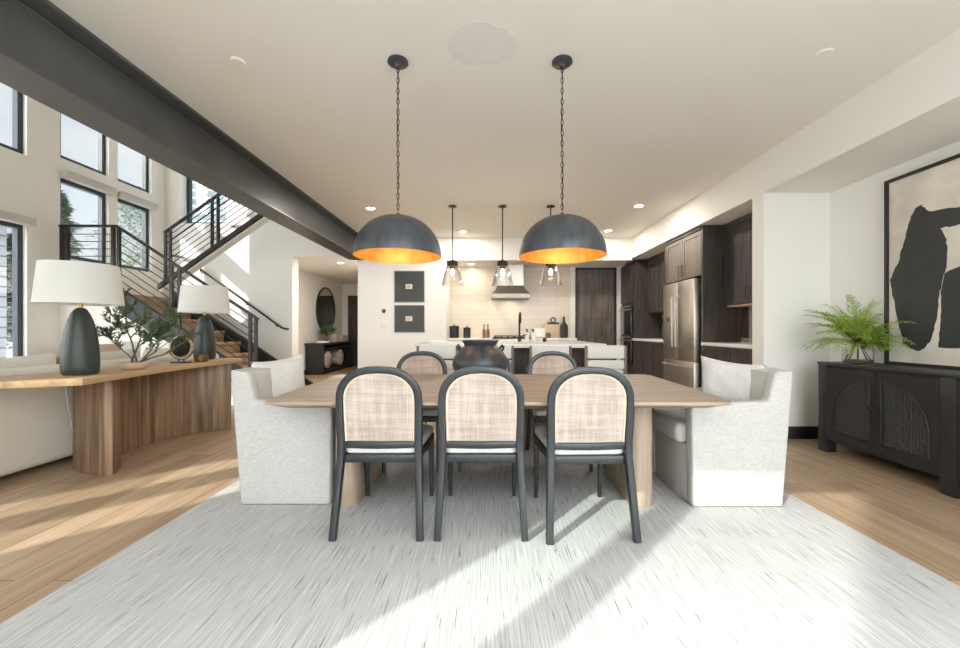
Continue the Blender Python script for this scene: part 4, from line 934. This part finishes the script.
# ------------------------------------------------------------------ sideboard
X0, X1, ST = 3.0, 3.395, .795
r = root('sideboard', (3.2, 2.3, 0), 'long black sideboard with arched lattice doors', 'sideboard')
MB().box(X0-.004, .67, ST-.024, X1, 3.575, ST, .003).build('sideboard_top', BLACKW, r)
MB().box(X0+.02, .70, .10, X1, 3.56, ST-.024).build('sideboard_body', BLACKW, r, smooth=False)
piers = [(3.485, 3.57), (2.52, 2.61), (1.55, 1.64), (.68, .77)]
for a, b_ in piers: MB().box(X0, a, 0, X0+.09, b_, ST-.024, .003).build('leg', BLACKW, r)
for a, b_ in (piers[0], piers[3]): MB().box(X1-.09, a, 0, X1, b_, .12, .003).build('leg', BLACKW, r)
for (pa, pb2) in zip(piers[1:], piers[:-1]):
    y0, y1 = pa[1]+.004, pb2[0]-.004; mid = (y0+y1)/2; z0, z1 = .125, ST-.045
    zb = z0+.075; R_ = (y1-y0)/2-.075; zc = z1-.06-R_*.92
    for side in (0, 1):
        a, b_ = (y0, mid-.003) if side == 0 else (mid+.003, y1)
        d = MB()
        # solid door face around a quarter-arch opening
        inn = mid-.045 if side == 0 else mid+.045
        sgn = -1 if side == 0 else 1
        arc = [(inn+sgn*(R_-.03)*math.sin(PI/2*k/14), zc+R_*.92*math.cos(PI/2*k/14)) for k in range(15)]
        # strips between arch curve and door top
        for (p, q) in zip(arc, arc[1:]):
            d.prism([p, q, (q[0], z1), (p[0], z1)], X0+.004, X0+.028, 'X')
        ey = arc[-1][0]
        d.box(X0+.004, min(ey, a if side == 0 else b_), z0, X0+.028, max(ey, a if side == 0 else b_), z1)
        d.box(X0+.004, min(inn, mid+sgn*.003), z0, X0+.028, max(inn, mid+sgn*.003), z1)
        d.box(X0+.004, min(inn, ey), z0, X0+.028, max(inn, ey), zb)
        dd = d.build('door', BLACKW, r, smooth=False)
        # lattice
        l = MB(); wy = abs(ey-inn); nb = 16
        for k in range(1, nb):
            yy = inn+sgn*wy*k/nb; sn = min(1, k/nb); top_z = zc+R_*.92*math.sqrt(max(0, 1-sn**2)); l.box(X0+.012, yy-.006, zb, X0+.019, yy+.006, top_z)
        z = zb+.02
        while z < zc+R_*.92-.01:
            f = 1 if z < zc else math.sqrt(max(0, 1-((z-zc)/(R_*.92))**2)); e = inn+sgn*wy*f
            l.box(X0+.010, min(inn, e), z-.0045, X0+.017, max(inn, e), z+.0045); z += .024
        l.build('lattice_panel', LATT, dd, smooth=False)
        # arch bead
        MB().tube([(X0+.002, inn, zb)]+[(X0+.002, p[0], p[1]) for p in arc]+[(X0+.002, ey, zb)], .006, 6, closed=True).build('arch_bead', BLACKW, dd)
        kb = MB().lathe([(0, 0), (.008, 0), (.006, .012), (.015, .02), (.012, .028), (0, .03)], (0, 0, 0), 14)
        bmesh.ops.rotate(kb.bm, verts=kb.bm.verts, cent=(0, 0, 0), matrix=Matrix.Rotation(-PI/2, 3, 'Y')); bmesh.ops.translate(kb.bm, verts=kb.bm.verts, vec=(X0+.004, mid+sgn*.024, .47))
        kb.build('knob', CHAIN, dd)

# fern in a glass vase
fv = (3.20, 3.40, ST)
r = root('potted_fern', fv, 'green fern in a low clear glass vase on the sideboard', 'plant')
MB().lathe([(0, .003), (.085, .003), (.105, .02), (.105, .13), (.102, .13), (.102, .02), (0, .008)], fv, 36, (1, 1)).build('glass_vase', CLEAR, r)
MB().lathe([(0, .01), (.098, .01), (.098, .028), (0, .028)], fv, 30).build('pebbles', BARK, r)
st_ = MB(); fr = MB(); rnd = random.Random(11)
for k in range(8):
    a = 2*PI*k/8; st_.tube([(fv[0]+.085*math.cos(a), fv[1]+.085*math.sin(a), ST+.02), (fv[0]+.012*math.cos(a), fv[1]+.012*math.sin(a), ST+.17), (fv[0]-.02*math.cos(a), fv[1]-.02*math.sin(a), ST+.22)], .0045, 6)
for k in range(84):
    az = rnd.uniform(0, 2*PI); el = rnd.uniform(.3, 1.45); L = rnd.uniform(.30, .47)*(1 if el < .9 else 1.12)
    if math.cos(az) > .2: L *= .55
    p = Vector((fv[0], fv[1], ST+.16)); d = Vector((math.cos(az)*math.cos(el), math.sin(az)*math.cos(el), math.sin(el))); pts = [p.copy()]; n = 18
    for i in range(n):
        d = (d+Vector((rnd.uniform(-.05, .05), rnd.uniform(-.05, .05), -.045-.006*i*.5))).normalized(); p = p+d*L/n
        if p.x > 3.30: p.x = 3.30
        pts.append(p.copy())
        if i >= 5:
            tt = (i-5)/(n-5); ll = .085*(1-tt*.8); sd = d.cross(Vector((0, 0, 1)))
            sd = sd.normalized() if sd.length > .01 else Vector((1, 0, 0))
            for s in (-1, 1):
                dr = (d*.7+sd*s*.9+Vector((0, 0, rnd.uniform(-.35, .35)))).normalized()
                for j in range(6):
                    q2 = p+dr*ll*(j+.5)/6
                    for s2 in (-1, 1):
                        dd1 = (dr*.8+d*s2*.8+Vector((0, 0, rnd.uniform(-.3, .3)))).normalized(); fr.leaf(q2, dd1, (rnd.uniform(-.5, .5), rnd.uniform(-.5, .5), 1), ll*.26, .0075)
    st_.tube(pts, [.0026*(1-.7*i/n) for i in range(n+1)], 4)
st_.build('stems', BARK, r)
for vv in fr.bm.verts:
    vv.co.x = min(vv.co.x, 3.335)
fr.build('fronds', FERN, r, smooth=False)

# painting leaning above the sideboard
PX = 3.375; py0, py1, pz0, pz1 = 1.62, 3.32, ST, 2.33
r = root('framed_painting', (PX, (py0+py1)/2, pz0), 'large black and cream abstract painting in a thin black frame on the sideboard', 'painting')
MB().box(PX-.03, py1-.025, pz0, PX+.03, py1, pz1).box(PX-.03, py0, pz0, PX+.03, py0+.025, pz1).box(PX-.03, py0+.025, pz0, PX+.03, py1-.025, pz0+.025).box(PX-.03, py0+.025, pz1-.025, PX+.03, py1-.025, pz1).build('picture_frame', BLK, r, smooth=False)
cv = MB().box(PX-.012, py0+.02, pz0+.02, PX+.015, py1-.02, pz1-.02).build('canvas', CANVAS, r, smooth=False)
rnd = random.Random(2)
def blob(pts, x, jit=.008):
    out = []
    for i, p in enumerate(pts):
        q = pts[(i+1) % len(pts)]
        for k in range(6):
            f = k/6; out.append((p[0]+(q[0]-p[0])*f+rnd.uniform(-jit, jit), p[1]+(q[1]-p[1])*f+rnd.uniform(-jit, jit)))
    return MB().prism(out, x-.002, x, 'X')
blob([(3.18, .97), (3.12, .93), (3.06, .915), (2.98, 1.0), (2.945, 1.16), (2.925, 1.37), (2.89, 1.51), (2.875, 1.60), (2.885, 1.74), (2.93, 1.84), (2.81, 1.83), (2.5, 1.80), (2.2, 1.86), (2.2, 2.03), (2.5, 2.0), (2.81, 1.955), (3.0, 1.985), (3.05, 2.05), (3.09, 2.04), (3.13, 1.97), (3.166, 1.82), (3.22, 1.63), (3.285, 1.51), (3.275, 1.42), (3.21, 1.11)], PX-.012, .006).build('brush_shape', INK, cv, smooth=False)
blob([(2.93, .945), (2.6, .96), (2.2, 1.02), (2.1, 1.3), (2.3, 1.55), (2.6, 1.60), (2.84, 1.52), (2.89, 1.50), (2.915, 1.36), (2.92, 1.15)], PX-.0135, .006).build('brush_shape', INK, cv, smooth=False)

# ------------------------------------------------------------------ outside
struct(MB().box(-60, -40, -.5, 30, 60, -.3).build('ground_outside', GROUND, smooth=False), 'pale ground outside the windows', 'ground')
def tree(x, y, h, crown, lab, m, n=5200, seed=1, conif=True):
    rr = random.Random(seed); r = root('conifer_tree' if conif else 'leafy_tree', (x, y, -.3), lab, 'tree', 'trees outside the windows')
    MB().tube([(x, y, -.3), (x+.1, y, h*.5), (x, y, h)], [.12, .08, .02], 8).build('trunk', BARK2, r)
    f = MB()
    for k in range(n):
        t = rr.random()**.8; z = .6+(h-.6)*t; R = crown*((1-t)*.9+.12) if conif else crown*math.sin(PI*min(.95, .15+.8*t))**.6
        layer = 1+.35*math.sin(z*9) if conif else 1+.25*math.sin(z*3+k % 3)
        a = rr.uniform(0, 2*PI); q = R*layer*math.sqrt(rr.random())
        d = Vector((math.cos(a), math.sin(a), rr.uniform(-.5, .3))); L = rr.uniform(.16, .32) if conif else rr.uniform(.09, .17)
        f.leaf((x+q*math.cos(a), y+q*math.sin(a), z+(-.15*q if conif else 0)), d+Vector((rr.uniform(-.6, .6), rr.uniform(-.6, .6), 0)), (rr.uniform(-.5, .5), rr.uniform(-.5, .5), 1), L, L*.35)
    f.build('foliage', m, r, smooth=False)
tree(-13.3, 11.6, 4.7, 1.2, 'dark conifer seen through the landing window beside the guard rail', PINE, seed=1)
tree(-16.0, 14.6, 6.2, 1.3, 'dark conifer seen farther back through the landing window', PINE, seed=2)
tree(-12.0, 13.9, 6.0, 1.3, 'pale green leafy tree filling the window next to the stair corner', SPRING, 8000, 3, False)
tree(-15.0, 19.0, 8.2, 1.6, 'tall conifer behind the pale leafy tree', PINE, 5000, 4)
tree(-20.5, 18.0, 6.6, 1.7, 'distant conifer at the edge of the landing window', PINE, 4000, 5)
r = root('neighbour_house', (-11.4, 6.5, -.3), 'grey sided house seen through the large living room window', 'house')
MB().box(-15, 4.0, -.3, -11.4, 9.35, 3.6).build('house_wall', SIDING, r, smooth=False)
MB().prism([(-15.4, 3.6), (-11.0, 3.6), (-13.2, 5.0)], 3.7, 9.6, 'Y').build('house_roof', ROOFM, r, smooth=False)
wf = MB().box(-11.42, 6.3, 1.0, -11.36, 7.4, 2.3).build('house_window', FRAME, r, smooth=False); MB().box(-11.37, 6.36, 1.06, -11.35, 7.34, 2.24).build('pane', BLKG, wf, smooth=False)
r = root('stone_wing', (-6.6, 10.5, -.3), 'grey stone clad building wing seen through the window above the stairs', 'building')
MB().box(-8.2, 10.2, -.3, -4.7, 11.5, 8.0).build('stone_wall', STONE, r, smooth=False)

o = MB().box(-.45, -.25, -.3, .45, .25, 9.0).build('sun_block_left', STONE, smooth=False); o.location = (-8.92, 2.03, 0); o.rotation_euler.z = math.atan2(-.695, .72)  # unseen block added to keep sun out of the upper left window
tag(o, 'unseen stone clad block added outside the left wall to stop the sun', 'chimney')
# unseen slab added behind the viewer to keep sun off the added opening
cx, cy = 1.40*.72-7*.695, -1.40*.695-7*.72
o = MB().box(-1.42, -.2, -.3, 1.42, .2, 8.5).build('sun_block_behind', STONE, smooth=False); o.location = (cx, cy, 0); o.rotation_euler.z = math.atan2(-.695, .72)
struct(o, 'unseen stone clad slab added behind the viewer to block the sun', 'wall')

# ------------------------------------------------------------------ light
sun = bpy.data.lights.new('sun', 'SUN'); sun.energy = 2.9; sun.angle = math.radians(.8); sun.color = (1, .965, .90)
so = bpy.data.objects.new('sun', sun); C.objects.link(so)
dv = Vector((.695, .72, -.62)).normalized(); so.rotation_euler = dv.to_track_quat('-Z', 'Y').to_euler(); so.location = (-20, -20, 18)

w = bpy.data.worlds.new('sky'); S.world = w; w.use_nodes = True; nt = w.node_tree; nt.nodes.clear()
out = nt.nodes.new('ShaderNodeOutputWorld'); bg = nt.nodes.new('ShaderNodeBackground'); tc = nt.nodes.new('ShaderNodeTexCoord')
sp = nt.nodes.new('ShaderNodeSeparateXYZ'); nt.links.new(tc.outputs['Generated'], sp.inputs[0])
r1 = nt.nodes.new('ShaderNodeValToRGB'); r1.color_ramp.elements[0].position = 0.0; r1.color_ramp.elements[0].color = (.80, .87, .95, 1); r1.color_ramp.elements[1].position = .75; r1.color_ramp.elements[1].color = (.38, .56, .86, 1)
nt.links.new(sp.outputs['Z'], r1.inputs[0])
mp = nt.nodes.new('ShaderNodeMapping'); mp.inputs['Scale'].default_value = (3, 3, 7); nt.links.new(tc.outputs['Generated'], mp.inputs[0])
ns = nt.nodes.new('ShaderNodeTexNoise'); ns.inputs['Scale'].default_value = 1.2; ns.inputs['Detail'].default_value = 6; nt.links.new(mp.outputs[0], ns.inputs[0])
r2 = nt.nodes.new('ShaderNodeValToRGB'); r2.color_ramp.elements[0].position = .40; r2.color_ramp.elements[1].position = .68; nt.links.new(ns.outputs['Fac'], r2.inputs[0])
mx = nt.nodes.new('ShaderNodeMix'); mx.data_type = 'RGBA'; nt.links.new(r2.outputs[0], mx.inputs[0]); nt.links.new(r1.outputs[0], mx.inputs[6]); mx.inputs[7].default_value = (1, .97, .92, 1)
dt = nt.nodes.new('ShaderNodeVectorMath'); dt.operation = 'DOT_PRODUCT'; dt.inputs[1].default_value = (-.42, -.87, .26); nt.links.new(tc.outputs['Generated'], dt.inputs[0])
gl = nt.nodes.new('ShaderNodeMapRange'); gl.interpolation_type = 'SMOOTHSTEP'   # sky made far brighter on the unseen sunward side to light the room
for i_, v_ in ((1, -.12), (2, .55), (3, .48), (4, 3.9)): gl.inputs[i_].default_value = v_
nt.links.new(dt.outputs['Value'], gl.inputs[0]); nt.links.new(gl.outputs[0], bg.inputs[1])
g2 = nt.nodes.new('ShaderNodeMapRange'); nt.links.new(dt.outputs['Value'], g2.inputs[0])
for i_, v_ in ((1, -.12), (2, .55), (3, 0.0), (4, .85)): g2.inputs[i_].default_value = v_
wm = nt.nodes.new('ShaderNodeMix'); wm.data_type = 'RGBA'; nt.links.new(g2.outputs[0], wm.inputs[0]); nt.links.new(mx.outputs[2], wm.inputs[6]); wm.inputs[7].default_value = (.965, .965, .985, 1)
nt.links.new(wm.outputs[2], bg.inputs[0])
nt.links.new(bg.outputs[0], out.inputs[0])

def portal(loc, rot, sx, sy):
    l = bpy.data.lights.new('sky_portal', 'AREA'); l.shape = 'RECTANGLE'; l.size = sx; l.size_y = sy; l.cycles.is_portal = True
    o = bpy.data.objects.new('sky_portal', l); C.objects.link(o); o.location = loc; o.rotation_euler = rot
for y0, y1, z0, z1 in lh: portal((XL-.16, (y0+y1)/2, (z0+z1)/2), (PI/2, 0, -PI/2), y1-y0, z1-z0)
for x0, x1, z0, z1 in bh: portal(((x0+x1)/2, YB-.11, (z0+z1)/2), (PI/2, 0, 0), x1-x0, z1-z0)
portal((-5.32, DW+.26, 4.2), (-PI/2, 0, 0), 1.05, 2.19)

S.view_settings.view_transform = 'Standard'; S.view_settings.look = 'None'; S.view_settings.gamma = 1; S.view_settings.use_curve_mapping = False
S.view_settings.exposure = 1.13
S.cycles.max_bounces = 10; S.cycles.diffuse_bounces = 7; S.cycles.sample_clamp_indirect = 8; S.cycles.caustics_reflective = False; S.cycles.caustics_refractive = False
S.cycles.transparent_max_bounces = 16
